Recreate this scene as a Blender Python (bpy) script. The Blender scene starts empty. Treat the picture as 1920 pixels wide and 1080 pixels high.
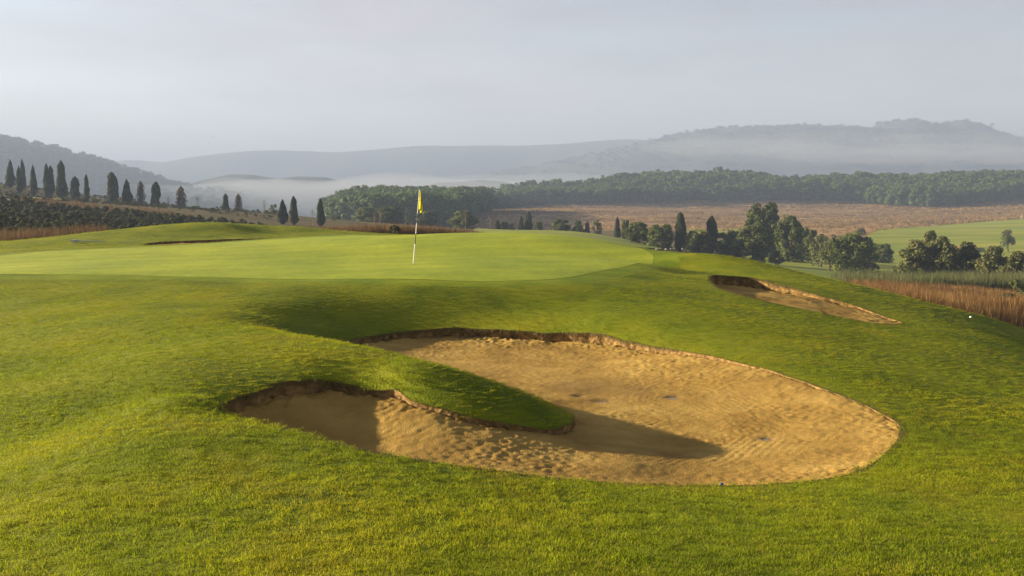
import bpy, math, random
import numpy as np
from mathutils import Vector

# ------------------------------------------------------------------ camera, sky, sun, exposure
random.seed(7); rng = np.random.default_rng(7)
scene = bpy.context.scene
C = scene.collection
FPX = 1920 * 35 / 36.0
PITCH = math.atan(160 / FPX)
cam_data = bpy.data.cameras.new('camera'); cam = bpy.data.objects.new('camera', cam_data); C.objects.link(cam)
cam_data.lens = 35; cam_data.sensor_width = 36; cam_data.clip_start = 0.05; cam_data.clip_end = 20000
cam.location = (0, 0, 0); cam.rotation_euler = (math.pi / 2 - PITCH, 0, 0)
scene.camera = cam

SUN_EL = math.radians(13.6); SUN_AZ = math.radians(165)       # azimuth of the sun, counter-clockwise from +X
sun_data = bpy.data.lights.new('sun', 'SUN'); sun = bpy.data.objects.new('sun', sun_data); C.objects.link(sun)
sun_data.energy = 5.0; sun_data.angle = math.radians(0.6); sun_data.color = (1.0, 0.82, 0.54)
sdir = Vector((math.cos(SUN_EL) * math.cos(SUN_AZ), math.cos(SUN_EL) * math.sin(SUN_AZ), math.sin(SUN_EL)))
sun.rotation_euler = sdir.to_track_quat('Z', 'Y').to_euler()
world = bpy.data.worlds.new('World'); scene.world = world; world.use_nodes = True
wn, wl = world.node_tree.nodes, world.node_tree.links
bg = wn['Background']; sky = wn.new('ShaderNodeTexSky'); sky.sky_type = 'NISHITA'; sky.sun_disc = False
sky.sun_elevation = SUN_EL; sky.sun_rotation = math.pi / 2 - SUN_AZ
sky.air_density = 1.0; sky.dust_density = .4; sky.ozone_density = 1.0
# thin high cloud veil over the blue
tc = wn.new('ShaderNodeTexCoord'); mp = wn.new('ShaderNodeMapping'); mp.inputs['Scale'].default_value = (1.0, 1.0, 5.0)
cn = wn.new('ShaderNodeTexNoise'); cn.inputs['Scale'].default_value = 3.2; cn.inputs['Detail'].default_value = 6
cr = wn.new('ShaderNodeValToRGB'); cr.color_ramp.elements[0].position = 0.35; cr.color_ramp.elements[1].position = 0.75
cr.color_ramp.elements[0].color = (.55, .55, .55, 1); cr.color_ramp.elements[1].color = (1, 1, 1, 1)
bw = wn.new('ShaderNodeRGBToBW'); cm = wn.new('ShaderNodeMixRGB')
cl = wn.new('ShaderNodeMixRGB'); cl.blend_type = 'MULTIPLY'; cl.inputs[0].default_value = 1; cl.inputs[2].default_value = (.78, .71, .725, 1)
wl.new(tc.outputs['Generated'], mp.inputs[0]); wl.new(mp.outputs[0], cn.inputs[0]); wl.new(cn.outputs[0], cr.inputs[0])
wl.new(sky.outputs[0], bw.inputs[0]); bm_ = wn.new('ShaderNodeMapRange'); bm_.inputs[1].default_value = .3; bm_.inputs[2].default_value = .7; bm_.inputs[3].default_value = .90; bm_.inputs[4].default_value = 1.14
cn2 = wn.new('ShaderNodeTexNoise'); cn2.inputs['Scale'].default_value = 4.5; cn2.inputs['Detail'].default_value = 7; cn2.inputs['Distortion'].default_value = .6
mu = wn.new('ShaderNodeMath'); mu.operation = 'MULTIPLY'
wl.new(mp.outputs[0], cn2.inputs[0]); wl.new(cn2.outputs[0], bm_.inputs[0]); wl.new(bw.outputs[0], mu.inputs[0]); wl.new(bm_.outputs[0], mu.inputs[1]); wl.new(mu.outputs[0], cl.inputs[1])
wl.new(cr.outputs[0], cm.inputs[0]); wl.new(sky.outputs[0], cm.inputs[1]); wl.new(cl.outputs[0], cm.inputs[2])
wl.new(cm.outputs[0], bg.inputs[0]); bg.inputs[1].default_value = 0.05
scene.view_settings.view_transform = 'Standard'; scene.view_settings.look = 'None'
scene.view_settings.exposure = 2.3; scene.view_settings.gamma = 1.0
scene.render.engine = 'CYCLES'
scene.cycles.use_denoising = True
scene.cycles.volume_bounces = 2; scene.cycles.max_bounces = 6; scene.cycles.diffuse_bounces = 3
scene.cycles.transparent_max_bounces = 8

# ------------------------------------------------------------------ helpers
def ray(px, py):
    cx = (px - 960) / FPX; cy = (540 - py) / FPX
    y = math.cos(PITCH) + cy * math.sin(PITCH); z = -math.sin(PITCH) + cy * math.cos(PITCH)
    return cx / y, z / y                                   # x and z per metre of depth
def at(px, py, d=None, z=None):
    kx, kz = ray(px, py)
    if d is None: d = z / kz
    return (kx * d, d, kz * d)
def hashn(i, j, s):
    h = (i.astype(np.int64) * 374761393 + j.astype(np.int64) * 668265263 + s * 974634777) & 0x7fffffff
    h = ((h ^ (h >> 13)) * 1274126177) & 0x7fffffff
    return ((h ^ (h >> 16)) & 0xffff) / 65535.0
def vnoise(x, y, s=0):
    x = np.asarray(x, float); y = np.asarray(y, float)
    i = np.floor(x); j = np.floor(y); u = x - i; v = y - j
    u = u * u * (3 - 2 * u); v = v * v * (3 - 2 * v)
    a = hashn(i, j, s); b = hashn(i + 1, j, s); c = hashn(i, j + 1, s); d = hashn(i + 1, j + 1, s)
    return (a * (1 - u) + b * u) * (1 - v) + (c * (1 - u) + d * u) * v - 0.5
def fbm(x, y, s=0, o=4):
    t = 0; a = 1.0
    for k in range(o):
        t = t + a * vnoise(x * 2 ** k, y * 2 ** k, s + 17 * k); a *= .5
    return t
class TPS:
    def __init__(self, P, V, lam=1e-4):
        P = np.asarray(P, float); V = np.asarray(V, float); n = len(P); self.P = P
        K = self.k(P, P) + lam * np.eye(n); Q = np.c_[np.ones(n), P]
        A = np.zeros((n + 3, n + 3)); A[:n, :n] = K; A[:n, n:] = Q; A[n:, :n] = Q.T
        w = np.linalg.solve(A, np.r_[V, 0, 0, 0]); self.w = w[:n]; self.a = w[n:]
    def k(self, A, B):
        r2 = ((A[:, None, 0] - B[None, :, 0]) ** 2 + (A[:, None, 1] - B[None, :, 1]) ** 2)
        return .5 * r2 * np.log(r2 + 1e-12)
    def __call__(self, p):
        p = np.asarray(p, float); out = np.empty(len(p))
        for i in range(0, len(p), 20000):
            q = p[i:i + 20000]
            out[i:i + 20000] = self.k(q, self.P) @ self.w + self.a[0] + q @ self.a[1:]
        return out
def spline(pts, step):
    P = np.asarray(pts, float); n = len(P); out = []
    for i in range(n):
        p0, p1, p2, p3 = P[i - 1], P[i], P[(i + 1) % n], P[(i + 2) % n]
        m = max(2, int(np.linalg.norm(p2[:2] - p1[:2]) / step))
        for t in np.arange(m) / m:
            out.append(.5 * (2 * p1 + (p2 - p0) * t + (2 * p0 - 5 * p1 + 4 * p2 - p3) * t * t + (3 * p1 - p0 - 3 * p2 + p3) * t ** 3))
    return np.array(out)
def nearest(p, poly):
    """signed distance (positive inside), nearest point and segment index + fraction"""
    p = np.asarray(p, float); A = poly[:, :2]; B = np.roll(A, -1, 0); E = B - A; L = (E ** 2).sum(1) + 1e-15
    sd = np.empty(len(p)); npt = np.empty((len(p), 2)); ii = np.empty(len(p), int); tt = np.empty(len(p))
    for k in range(0, len(p), 8000):
        q = p[k:k + 8000]
        w = q[:, None] - A[None]; t = np.clip((w * E[None]).sum(2) / L, 0, 1)
        c = A[None] + t[..., None] * E[None]; d2 = ((q[:, None] - c) ** 2).sum(2)
        j = d2.argmin(1); r = np.arange(len(q))
        cond = (A[None, :, 1] > q[:, None, 1]) != (B[None, :, 1] > q[:, None, 1])
        xs = A[None, :, 0] + (q[:, None, 1] - A[None, :, 1]) * E[None, :, 0] / np.where(np.abs(E[:, 1]) < 1e-12, 1e-12, E[:, 1])[None]
        ins = (cond & (q[:, None, 0] < xs)).sum(1) % 2 == 1
        sd[k:k + 8000] = np.where(ins, 1, -1) * np.sqrt(d2[r, j]); npt[k:k + 8000] = c[r, j]
        ii[k:k + 8000] = j; tt[k:k + 8000] = t[r, j]
    return sd, npt, ii, tt
def sd_box(p, poly, pad):
    """signed distance, far points outside the padded box get -pad"""
    p = np.asarray(p, float); s = np.full(len(p), -float(pad)); lo = poly[:, :2].min(0) - pad; hi = poly[:, :2].max(0) + pad
    m = ((p > lo) & (p < hi)).all(1)
    if m.any(): s[m] = nearest(p[m], poly)[0]
    return s
def mesh_obj(name, verts, faces, mat=None, parent=None, smooth=False, link=True):
    me = bpy.data.meshes.new(name); verts = np.asarray(verts, np.float32)
    if isinstance(faces, np.ndarray):
        n, k = faces.shape
        me.vertices.add(len(verts)); me.vertices.foreach_set('co', verts.ravel())
        me.loops.add(n * k); me.loops.foreach_set('vertex_index', faces.astype(np.int32).ravel())
        me.polygons.add(n); me.polygons.foreach_set('loop_start', np.arange(0, n * k, k, dtype=np.int32))
        me.update(calc_edges=True); me.validate()
    else:
        me.from_pydata([tuple(v) for v in verts.tolist()], [], faces); me.update()
    if smooth: me.polygons.foreach_set('use_smooth', np.ones(len(me.polygons), bool))
    if mat: me.materials.append(mat)
    o = bpy.data.objects.new(name, me)
    if link: C.objects.link(o)
    if parent: o.parent = parent
    return o
def tag(o, label=None, cat=None, group=None, kind=None):
    if label: o['label'] = label
    if cat: o['category'] = cat
    if group: o['group'] = group
    if kind: o['kind'] = kind
    return o
def empty(name, loc):
    o = bpy.data.objects.new(name, None); o.location = loc; o.empty_display_size = .2; C.objects.link(o); return o
def region(x0, x1, y0, y1, step, holes=(), inside=None):
    """grid sheet; holes are cut out with their edge exactly on the outline; inside keeps only the outline's interior"""
    nx = int((x1 - x0) / step) + 1; ny = int((y1 - y0) / step) + 1
    X, Y = np.meshgrid(x0 + np.arange(nx) * step, y0 + np.arange(ny) * step); p = np.c_[X.ravel(), Y.ravel()]
    drop = np.zeros(len(p), bool); tgt = p.copy()
    for h in holes:
        lo = h[:, :2].min(0) - 1; hi = h[:, :2].max(0) + 1; m = np.where(((p > lo) & (p < hi)).all(1))[0]
        s, q, _, _ = nearest(p[m], h); i = s > 0; drop[m[i]] = True; tgt[m[i]] = q[i]
    if inside is not None:
        s, q, _, _ = nearest(p, inside); i = s < 0; drop[i] = True; tgt[i] = q[i]
    idx = np.arange(nx * ny).reshape(ny, nx)
    F = np.stack([idx[:-1, :-1], idx[:-1, 1:], idx[1:, 1:], idx[1:, :-1]], -1).reshape(-1, 4)
    F = F[~drop[F].all(1)]
    p = np.where(drop[:, None], tgt, p)
    used = np.unique(F); re = -np.ones(len(p), int); re[used] = np.arange(len(used))
    return p[used], re[F], drop[used]
def edges_on(F, flag):
    E = np.concatenate([F[:, [0, 1]], F[:, [1, 2]], F[:, [2, 3]], F[:, [3, 0]]]); S = np.sort(E, 1)
    u, inv, cnt = np.unique(S, axis=0, return_inverse=True, return_counts=True)
    E = E[cnt[inv.ravel()] == 1]; return E[flag[E].all(1) & (E[:, 0] != E[:, 1])]

# ------------------------------------------------------------------ materials
def new_mat(name):
    m = bpy.data.materials.new(name); m.use_nodes = True
    return m, m.node_tree.nodes, m.node_tree.links, m.node_tree.nodes['Principled BSDF']
def noise_mat(name, cols, scale=3.0, detail=5, rough=.8, bump=0, bscale=40, bdist=.02, stretch=(1, 1, 1), pos=None, spec=.2, trans=0, rand=0, tint=None, tintcol=None, scale2=None, col2=None):
    """colours run through a world-space noise; optional per-instance random, per-blade tint, translucency and bump"""
    m, n, l, b = new_mat(name)
    g = n.new('ShaderNodeNewGeometry'); mp = n.new('ShaderNodeMapping'); mp.inputs['Scale'].default_value = stretch
    t = n.new('ShaderNodeTexNoise'); t.inputs['Scale'].default_value = scale; t.inputs['Detail'].default_value = detail
    t.inputs['Roughness'].default_value = .6
    r = n.new('ShaderNodeValToRGB'); e = r.color_ramp.elements
    k = len(cols); ps = pos or [.3 + .4 * i / (k - 1) for i in range(k)]
    while len(e) < k: e.new(.5)
    for i in range(k): e[i].position = ps[i]; e[i].color = (*cols[i], 1)
    l.new(g.outputs['Position'], mp.inputs[0]); l.new(mp.outputs[0], t.inputs[0]); l.new(t.outputs[0], r.inputs[0])
    col = r.outputs[0]
    if col2:
        t2 = n.new('ShaderNodeTexNoise'); t2.inputs['Scale'].default_value = scale2; t2.inputs['Detail'].default_value = 4
        l.new(mp.outputs[0], t2.inputs[0])
        r2 = n.new('ShaderNodeMapRange'); r2.inputs[1].default_value = .54; r2.inputs[2].default_value = .80; l.new(t2.outputs[0], r2.inputs[0])
        mx = n.new('ShaderNodeMixRGB'); l.new(r2.outputs[0], mx.inputs[0]); l.new(col, mx.inputs[1]); mx.inputs[2].default_value = (*col2, 1); col = mx.outputs[0]
    if tint:
        a = n.new('ShaderNodeAttribute'); a.attribute_name = tint
        mx = n.new('ShaderNodeMixRGB'); l.new(a.outputs['Fac'], mx.inputs[0]); l.new(col, mx.inputs[1]); mx.inputs[2].default_value = (*tintcol, 1); col = mx.outputs[0]
    if rand:
        oi = n.new('ShaderNodeObjectInfo'); mr = n.new('ShaderNodeMapRange'); mr.inputs[3].default_value = 1 - rand; mr.inputs[4].default_value = 1 + rand
        l.new(oi.outputs['Random'], mr.inputs[0])
        hs = n.new('ShaderNodeHueSaturation'); l.new(mr.outputs[0], hs.inputs['Value']); l.new(col, hs.inputs['Color']); col = hs.outputs[0]
    l.new(col, b.inputs['Base Color']); b.inputs['Roughness'].default_value = rough; b.inputs['Specular IOR Level'].default_value = spec
    if bump:
        bt = n.new('ShaderNodeTexNoise'); bt.inputs['Scale'].default_value = bscale; bt.inputs['Detail'].default_value = 6
        l.new(mp.outputs[0], bt.inputs[0]); bp = n.new('ShaderNodeBump'); bp.inputs['Strength'].default_value = bump; bp.inputs['Distance'].default_value = bdist
        l.new(bt.outputs[0], bp.inputs['Height']); l.new(bp.outputs[0], b.inputs['Normal'])
    if trans:
        tr = n.new('ShaderNodeBsdfTranslucent'); l.new(col, tr.inputs[0]); ms = n.new('ShaderNodeMixShader'); ms.inputs[0].default_value = trans
        l.new(b.outputs[0], ms.inputs[1]); l.new(tr.outputs[0], ms.inputs[2]); l.new(ms.outputs[0], n['Material Output'].inputs[0])
    return m
def plain(name, col, rough=.5, spec=.4, metal=0):
    m, n, l, b = new_mat(name); b.inputs['Base Color'].default_value = (*col, 1); b.inputs['Roughness'].default_value = rough
    b.inputs['Specular IOR Level'].default_value = spec; b.inputs['Metallic'].default_value = metal
    t = n.new('ShaderNodeTexNoise'); t.inputs['Scale'].default_value = 30; mr = n.new('ShaderNodeMapRange'); mr.inputs[3].default_value = rough * .8; mr.inputs[4].default_value = min(1, rough * 1.25)
    l.new(t.outputs[0], mr.inputs[0]); l.new(mr.outputs[0], b.inputs['Roughness']); return m
M = {}
M['turf'] = noise_mat('turf_soil', [(.07, .105, .004), (.14, .168, .005), (.215, .215, .008)], scale=.7, bump=.9, bscale=45, bdist=.03, rough=.9, spec=.1)
M['blade'] = noise_mat('turf_blades', [(.125, .20, .004), (.255, .315, .005), (.41, .41, .009)], scale=.55, detail=6, rough=.7, spec=.1, trans=.45, rand=.18, tint='tint', tintcol=(.34, .26, .06), scale2=1.1, col2=(.24, .21, .018))
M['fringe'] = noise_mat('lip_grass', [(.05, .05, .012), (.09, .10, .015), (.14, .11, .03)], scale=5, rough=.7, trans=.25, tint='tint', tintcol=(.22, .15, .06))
M['green'] = noise_mat('mown_green', [(.17, .225, .005), (.23, .275, .007), (.31, .345, .012)], scale=.35, detail=8, stretch=(1, .55, 1), rough=.75, spec=.15, bump=.25, bscale=70, bdist=.01)
_n, _l = M['green'].node_tree.nodes, M['green'].node_tree.links; _b = _n['Principled BSDF']; _src = _b.inputs['Base Color'].links[0].from_socket
_g = _n.new('ShaderNodeNewGeometry'); _mp = _n.new('ShaderNodeMapping'); _mp.inputs['Rotation'].default_value = (0, 0, 1.15); _w = _n.new('ShaderNodeTexWave'); _w.inputs['Scale'].default_value = .17; _w.inputs['Distortion'].default_value = .6; _w.inputs['Detail'].default_value = 2
_n2 = _n.new('ShaderNodeTexNoise'); _n2.inputs['Scale'].default_value = 5.0; _n2.inputs['Detail'].default_value = 8; _n2.inputs['Roughness'].default_value = .75
_a = _n.new('ShaderNodeMath'); _a.operation = 'MULTIPLY_ADD'; _a.inputs[1].default_value = .10; _m2 = _n.new('ShaderNodeMapRange'); _m2.inputs[1].default_value = .3; _m2.inputs[2].default_value = .7; _m2.inputs[3].default_value = .72; _m2.inputs[4].default_value = 1.2
_h = _n.new('ShaderNodeHueSaturation'); _l.new(_g.outputs['Position'], _mp.inputs[0]); _l.new(_mp.outputs[0], _w.inputs[0]); _l.new(_g.outputs['Position'], _n2.inputs[0]); _l.new(_n2.outputs[0], _m2.inputs[0])
_l.new(_w.outputs['Fac'], _a.inputs[0]); _l.new(_m2.outputs[0], _a.inputs[2]); _l.new(_a.outputs[0], _h.inputs['Value']); _l.new(_src, _h.inputs['Color']); _l.new(_h.outputs[0], _b.inputs['Base Color'])
M['sand'] = noise_mat('bunker_sand', [(.215, .13, .032), (.31, .196, .050), (.41, .275, .078)], scale=1.3, detail=9, rough=.95, spec=.08, bump=.55, bscale=55, bdist=.02, tint='wet', tintcol=(.15, .10, .05))
M['soil'] = noise_mat('lip_soil', [(.07, .045, .018), (.20, .125, .045), (.40, .26, .10)], scale=7, detail=8, rough=1, bump=1, bscale=14, bdist=.06)
M['rough'] = noise_mat('valley_rough', [(.06, .065, .018), (.11, .09, .035), (.15, .11, .05)], scale=.06, detail=9, rough=1, spec=.05)
M['fair'] = noise_mat('fairway', [(.12, .165, .02), (.21, .245, .03), (.31, .30, .045)], scale=.03, detail=7, stretch=(1, 3.5, 1), rough=.9, spec=.1)
M['field'] = noise_mat('dry_field', [(.16, .095, .045), (.30, .185, .085), (.43, .285, .13)], scale=.02, detail=10, stretch=(1, 2.0, 1), rough=1, spec=.05)
M['drygrass'] = noise_mat('dry_grass', [(.16, .095, .044), (.30, .185, .082), (.44, .29, .125)], scale=.03, detail=6, stretch=(1, 2, 1), rough=.9, trans=.3, rand=.2, tint='tint', tintcol=(.10, .11, .04))
M['reedbrown'] = noise_mat('brown_reeds', [(.07, .032, .016), (.14, .07, .028), (.24, .14, .05)], scale=.22, rough=.9, trans=.25, rand=.35, tint='tint', tintcol=(.36, .24, .08))
M['reedgreen'] = noise_mat('green_reeds', [(.05, .07, .022), (.085, .105, .035), (.13, .13, .05)], scale=.15, rough=.8, trans=.35, rand=.25, tint='tint', tintcol=(.20, .17, .08))
M['heather'] = noise_mat('red_brown_reeds', [(.075, .038, .024), (.12, .065, .035), (.18, .11, .05)], scale=.3, rough=.9, trans=.3, rand=.3, tint='tint', tintcol=(.20, .15, .06))
M['scrub'] = noise_mat('scrub_leaves', [(.034, .042, .015), (.062, .066, .024), (.10, .085, .036)], scale=.16, rough=.8, trans=.3, rand=.4, tint='tint', tintcol=(.10, .105, .042))
def leafmat(name, c, tc_): return noise_mat(name, [tuple(v * .72 for v in c), c, tuple(v * 1.35 for v in c)], scale=.45, rough=.7, trans=.3, rand=.22, tint='tint', tintcol=tc_)
M['oak'] = leafmat('oak_leaves', (.066, .090, .018), (.145, .165, .036))
M['willow'] = leafmat('willow_leaves', (.085, .098, .028), (.16, .16, .05))
M['lightleaf'] = leafmat('light_leaves', (.085, .105, .03), (.15, .16, .05))
M['cypress'] = leafmat('cypress_leaves', (.026, .036, .014), (.075, .085, .03))
M['cypressbrown'] = leafmat('dry_cypress_leaves', (.07, .062, .032), (.11, .085, .045))
M['wood'] = leafmat('wood_leaves', (.056, .098, .018), (.115, .165, .034))
M['bark'] = noise_mat('bark', [(.06, .045, .032), (.11, .085, .06)], scale=2, rough=1)
M['palebark'] = noise_mat('pale_bark', [(.20, .15, .10), (.33, .26, .18)], scale=2, rough=1)
M['hill'] = noise_mat('wooded_hill', [(.03, .045, .018), (.06, .075, .03)], scale=.02, rough=1)
M['white'] = plain('white_paint', (.8, .8, .76)); M['black'] = plain('black_paint', (.02, .02, .022))
M['yellow'] = plain('yellow_cloth', (.86, .74, .01), rough=.8, spec=.1); M['darkcloth'] = plain('dark_print', (.03, .03, .02), rough=.8)
M['grey'] = plain('grey_metal', (.45, .45, .42)); M['blue'] = plain('blue_plastic', (.03, .05, .16)); M['stone'] = noise_mat('pale_stone', [(.22, .21, .18), (.34, .33, .29)], scale=3, rough=.95)
M['plaster'] = noise_mat('pale_plaster', [(.55, .42, .28), (.65, .52, .36)], scale=1, rough=.9); M['tile'] = noise_mat('roof_tile', [(.36, .15, .08), (.48, .23, .12)], scale=2, rough=.9)
M['teal'] = plain('teal_net', (.05, .13, .11), rough=.8)
M['glass'] = plain('dark_glass', (.03, .035, .04), rough=.15)
wm, n_, l_, b_ = new_mat('puddle_water'); b_.inputs['Base Color'].default_value = (.10, .085, .06, 1); b_.inputs['Roughness'].default_value = .06
t_ = n_.new('ShaderNodeTexNoise'); t_.inputs['Scale'].default_value = 9; bp_ = n_.new('ShaderNodeBump'); bp_.inputs['Strength'].default_value = .03; l_.new(t_.outputs[0], bp_.inputs['Height']); l_.new(bp_.outputs[0], b_.inputs['Normal'])
M['water'] = wm

# ------------------------------------------------------------------ terrain: measured points, then one smooth surface
# bunker outlines: (px, py, rim z, lip height); rim z is relative to the eye
rim_main = [(650,639,-2.50,.12),(700,630,-2.50,.19),(760,622,-2.49,.24),(850,617,-2.48,.26),(950,620,-2.48,.26),(1050,625,-2.48,.24),(1150,635,-2.47,.20),(1250,652,-2.44,.15),
 (1330,665,-2.41,.09),(1400,682,-2.41,.06),(1480,705,-2.42,.035),(1560,735,-2.46,.02),(1630,765,-2.50,.012),(1675,790,-2.52,.01),(1689,812,-2.53,.008),(1672,840,-2.53,.008),
 (1630,872,-2.52,.015),(1570,897,-2.50,.03),(1480,910,-2.47,.07),(1380,915,-2.44,.12),(1250,912,-2.38,.15),(1100,903,-2.30,.18),(950,890,-2.20,.20),(830,873,-2.13,.22),
 (720,853,-2.08,.22),(620,830,-2.05,.22),(540,805,-2.05,.20),(470,788,-2.08,.18),(425,778,-2.10,.18),(412,766,-2.07,.20),(428,752,-2.07,.22),(462,737,-2.05,.24),(520,719,-2.02,.26),
 (580,713,-2.02,.24),(640,716,-2.07,.18),(730,736,-2.15,.11),(800,757,-2.19,.09),(900,785,-2.31,.08),(1000,801,-2.43,.09),(1052,803,-2.51,.10),(1078,794,-2.55,.11)]
R1 = [(*at(a, b, z=c), l) for a, b, c, l in rim_main]
R1 += [(.74,12.0,-2.58,.10),(.40,12.5,-2.57,.10),(-.25,13.1,-2.51,.11),(-1.05,14.0,-2.45,.12),(-1.85,14.9,-2.40,.12),(-2.45,15.9,-2.44,.11),(-2.8,17.0,-2.48,.11)]
rim_right = [(1331,527,-2.01,.30),(1345,516,-1.95,.40),(1400,520,-2.02,.40),(1450,531,-2.13,.32),(1540,556,-2.35,.13),(1600,572,-2.5,.08),(1650,591,-2.6,.05),(1692,606,-2.66,.03),
 (1640,606,-2.60,.12),(1550,589,-2.44,.16),(1450,569,-2.27,.18),(1365,547,-2.11,.2)]
R2 = [(*at(a, b, z=c), l) for a, b, c, l in rim_right]
rim_back = [(265,459.5,-1.75,.08),(300,453.5,-1.70,.16),(380,450.5,-1.68,.18),(470,447.5,-1.66,.16),(525,447,-1.66,.08),(500,450.5,-1.68,.05),(400,455.0,-1.71,.06),(320,458.5,-1.74,.06)]
R3 = [(*at(a, b, z=c), l) for a, b, c, l in rim_back]
G = []                                                     # x, y, z
G += [p[:3] for p in R1 + R2 + R3]
def gz(*a):
    for px, py, z in a: G.append(at(px, py, z=z))
def gd(*a):
    for px, py, d in a: G.append(at(px, py, d=d))
def gw(*a): G.extend(a)
gw((0,-6,-1.9),(-9,-6,-1.8),(9,-6,-2.4),(0,0,-1.86),(-7,0,-1.8),(7,0,-2.25),(-14,4,-2.2),(14,4,-2.7))
gz((0,1080,-1.95),(480,1080,-1.93),(960,1080,-2.0),(1440,1080,-2.1),(1920,1080,-2.25),(200,960,-1.96),(700,980,-1.98),(1200,990,-2.15),(1700,980,-2.35),(420,860,-1.95),(950,930,-2.13),(1400,950,-2.34))
gz((0,850,-2.13),(0,700,-2.20),(0,590,-2.10),(200,780,-2.07),(200,650,-2.02),(300,700,-1.92),(330,640,-1.85),(372,742,-1.91),(345,800,-1.93),(420,620,-1.82),(300,570,-1.86),(150,545,-1.86),(0,540,-1.90))
gz((480,615,-1.84),(600,635,-1.86),(700,655,-1.89),(800,680,-1.95),(900,713,-2.06),(1000,752,-2.24),(1050,778,-2.43))       # spine of the grass tongue
gz((600,670,-1.87),(750,700,-1.95),(900,750,-2.17),(500,670,-1.87))
gw((-3.0,16.3,-2.36),(-3.55,17.3,-2.30),(-3.5,18.4,-2.28),(-4.4,17.0,-1.92),(-4.7,18.4,-1.98))
gz((0,515,-1.75),(300,518,-1.75),(600,524,-1.75),(900,527,-1.75),(1050,521,-1.76),(1150,500,-1.79),(1235,482,-1.83),(200,490,-1.75),(500,485,-1.73),(800,485,-1.73),(1050,480,-1.75))
gz((600,542,-1.81),(760,543,-1.84),(900,543,-1.85),(1020,543,-1.86),(800,580,-2.17),(950,580,-2.18),(650,580,-2.12),(560,598,-2.17),(540,574,-1.99),(480,566,-1.90),(425,556,-1.86),(1100,560,-2.01),(1200,540,-1.90),(1150,600,-2.23),(1300,600,-2.18),(1250,560,-2.02))
gz((1170,506,-1.80),(1215,498,-1.82),(1255,500,-1.93),(1285,508,-2.13),(1308,522,-2.13),(1300,548,-2.08),(1450,600,-2.27),(1700,640,-2.62),(1920,700,-2.9),(1800,800,-2.64),(1920,900,-2.55),(1750,900,-2.51),(1550,650,-2.42),(1850,640,-2.95),(1720,720,-2.6))
gd((1240,472,35),(1300,477,33),(1350,487,32),(1450,503,31),(1600,534,29),(1750,571,28),(1920,617,27))
for px, d, z in ((1240,46,-3.0),(1350,42,-3.3),(1450,40,-3.7),(1600,37,-4.2),(1750,36,-5.0),(1920,35,-5.8),(1050,51,-2.2),(1150,46,-2.2),(950,55,-2.1),(850,58,-2.1),(1050,62,-3.6),(900,66,-3.2),(700,66,-2.6),(2250,24,-5.2),(2250,34,-8)):
    gw(((px - 960) / FPX * d, d, z))
gz((0,480,-1.75),(250,462,-1.72),(500,448.5,-1.68),(700,441,-1.68),(900,443,-1.70),(1050,450,-1.73),(1170,460,-1.79))
gd((420,420,50),(300,424.5,49),(200,436,47),(560,425.5,53),(640,433,54),(130,446,45),(0,456,42),(350,436,47.5),(480,434,50))
for px, d, z in ((420,63,-2.8),(560,64,-3.0),(250,60,-2.8),(0,56,-2.9),(-150,50,-2.6),(-150,30,-1.9),(-300,18,-2.4)):
    gw(((px - 960) / FPX * d, d, z))
# valley and far slopes
for px, d, z in ((0,75,-3.2),(0,130,-2.1),(250,75,-3.6),(250,130,-2.6),(450,80,-4),(450,130,-3.9),(600,90,-4.5),(600,130,-5.2),(-300,130,2),(-300,80,-2),
                 (700,80,-3.6),(900,80,-4.2),(1000,100,-5.5),(1150,100,-7),(1300,100,-9),(1500,100,-9.5)):
    gw(((px - 960) / FPX * d, d, z))
gd((25,353,250),(95,374,235),(215,380,225),(295,392,225),(342,400,225),(425,403,225),(0,346,285),(150,368,285),(300,386,290),(450,403,290),(530,421,175),(602,425,180),(475,398,205),(0,372,205),(150,379,200))
for px, d, z in ((0,430,0),(450,430,-12),(-400,430,12),(-400,250,10),(620,330,-9.5),(800,330,-9),(650,450,-6),(850,460,-6),(620,600,-14),(750,650,-12)):
    gw(((px - 960) / FPX * d, d, z))
gd((900,432,350),(900,396,560),(1000,390,600),(1300,384,640),(1600,384,640),(1800,388,610),(1920,375,640),(2100,370,640))
gd((1000,427,360),(1200,427,360),(1500,431,360),(1650,431,345),(1750,425,400),(1920,412,430),(1700,481,260),(1920,466,270),(1500,493,200),(1600,515,165),(1750,537,125),(1920,545,115),(1400,492,190),
   (1650,556,75),(1780,600,60),(1920,645,48),(1300,478,180),(1170,452,205),(1100,438,200),(1000,434,205),(930,433,200),(1100,453,150),(1000,447,140),(2150,640,50),(2150,540,120),(2150,440,300))
for px, d, z in ((900,720,-3),(1000,720,2),(1300,720,10),(1600,720,9.5),(1900,720,11),(2150,720,12),(1000,950,-8),(1300,950,0),(1600,950,0),(1900,950,0),(1000,1500,-35),(1500,1500,-35),(2000,1500,-30),(500,1500,-35),(700,1000,-30),(0,1500,-20),
                 (0,3500,-40),(1000,3500,-40),(2000,3500,-40),(3500,3500,-40),(-1500,3500,-40),(-1500,700,5),(3500,700,0),(3500,200,-15),(-1500,200,3),(-1500,60,0),(3500,60,-9),(1000,7000,-45)):
    gw(((px - 960) / FPX * d, d, z))
for sx in (-1, 1):
    for r, z in ((15,-2),(60,-3),(300,-6),(1500,-20)): gw((sx * r, -10 - r * .35, z))
G = np.array(G)
OC = np.array([0, -15.0])
def conf(p):
    q = np.asarray(p, float)[:, :2] - OC; r = np.hypot(q[:, 0], q[:, 1]); return np.c_[np.arctan2(q[:, 0], q[:, 1]), np.log(r)]
terr = TPS(conf(G), G[:, 2], lam=2e-5)
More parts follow.
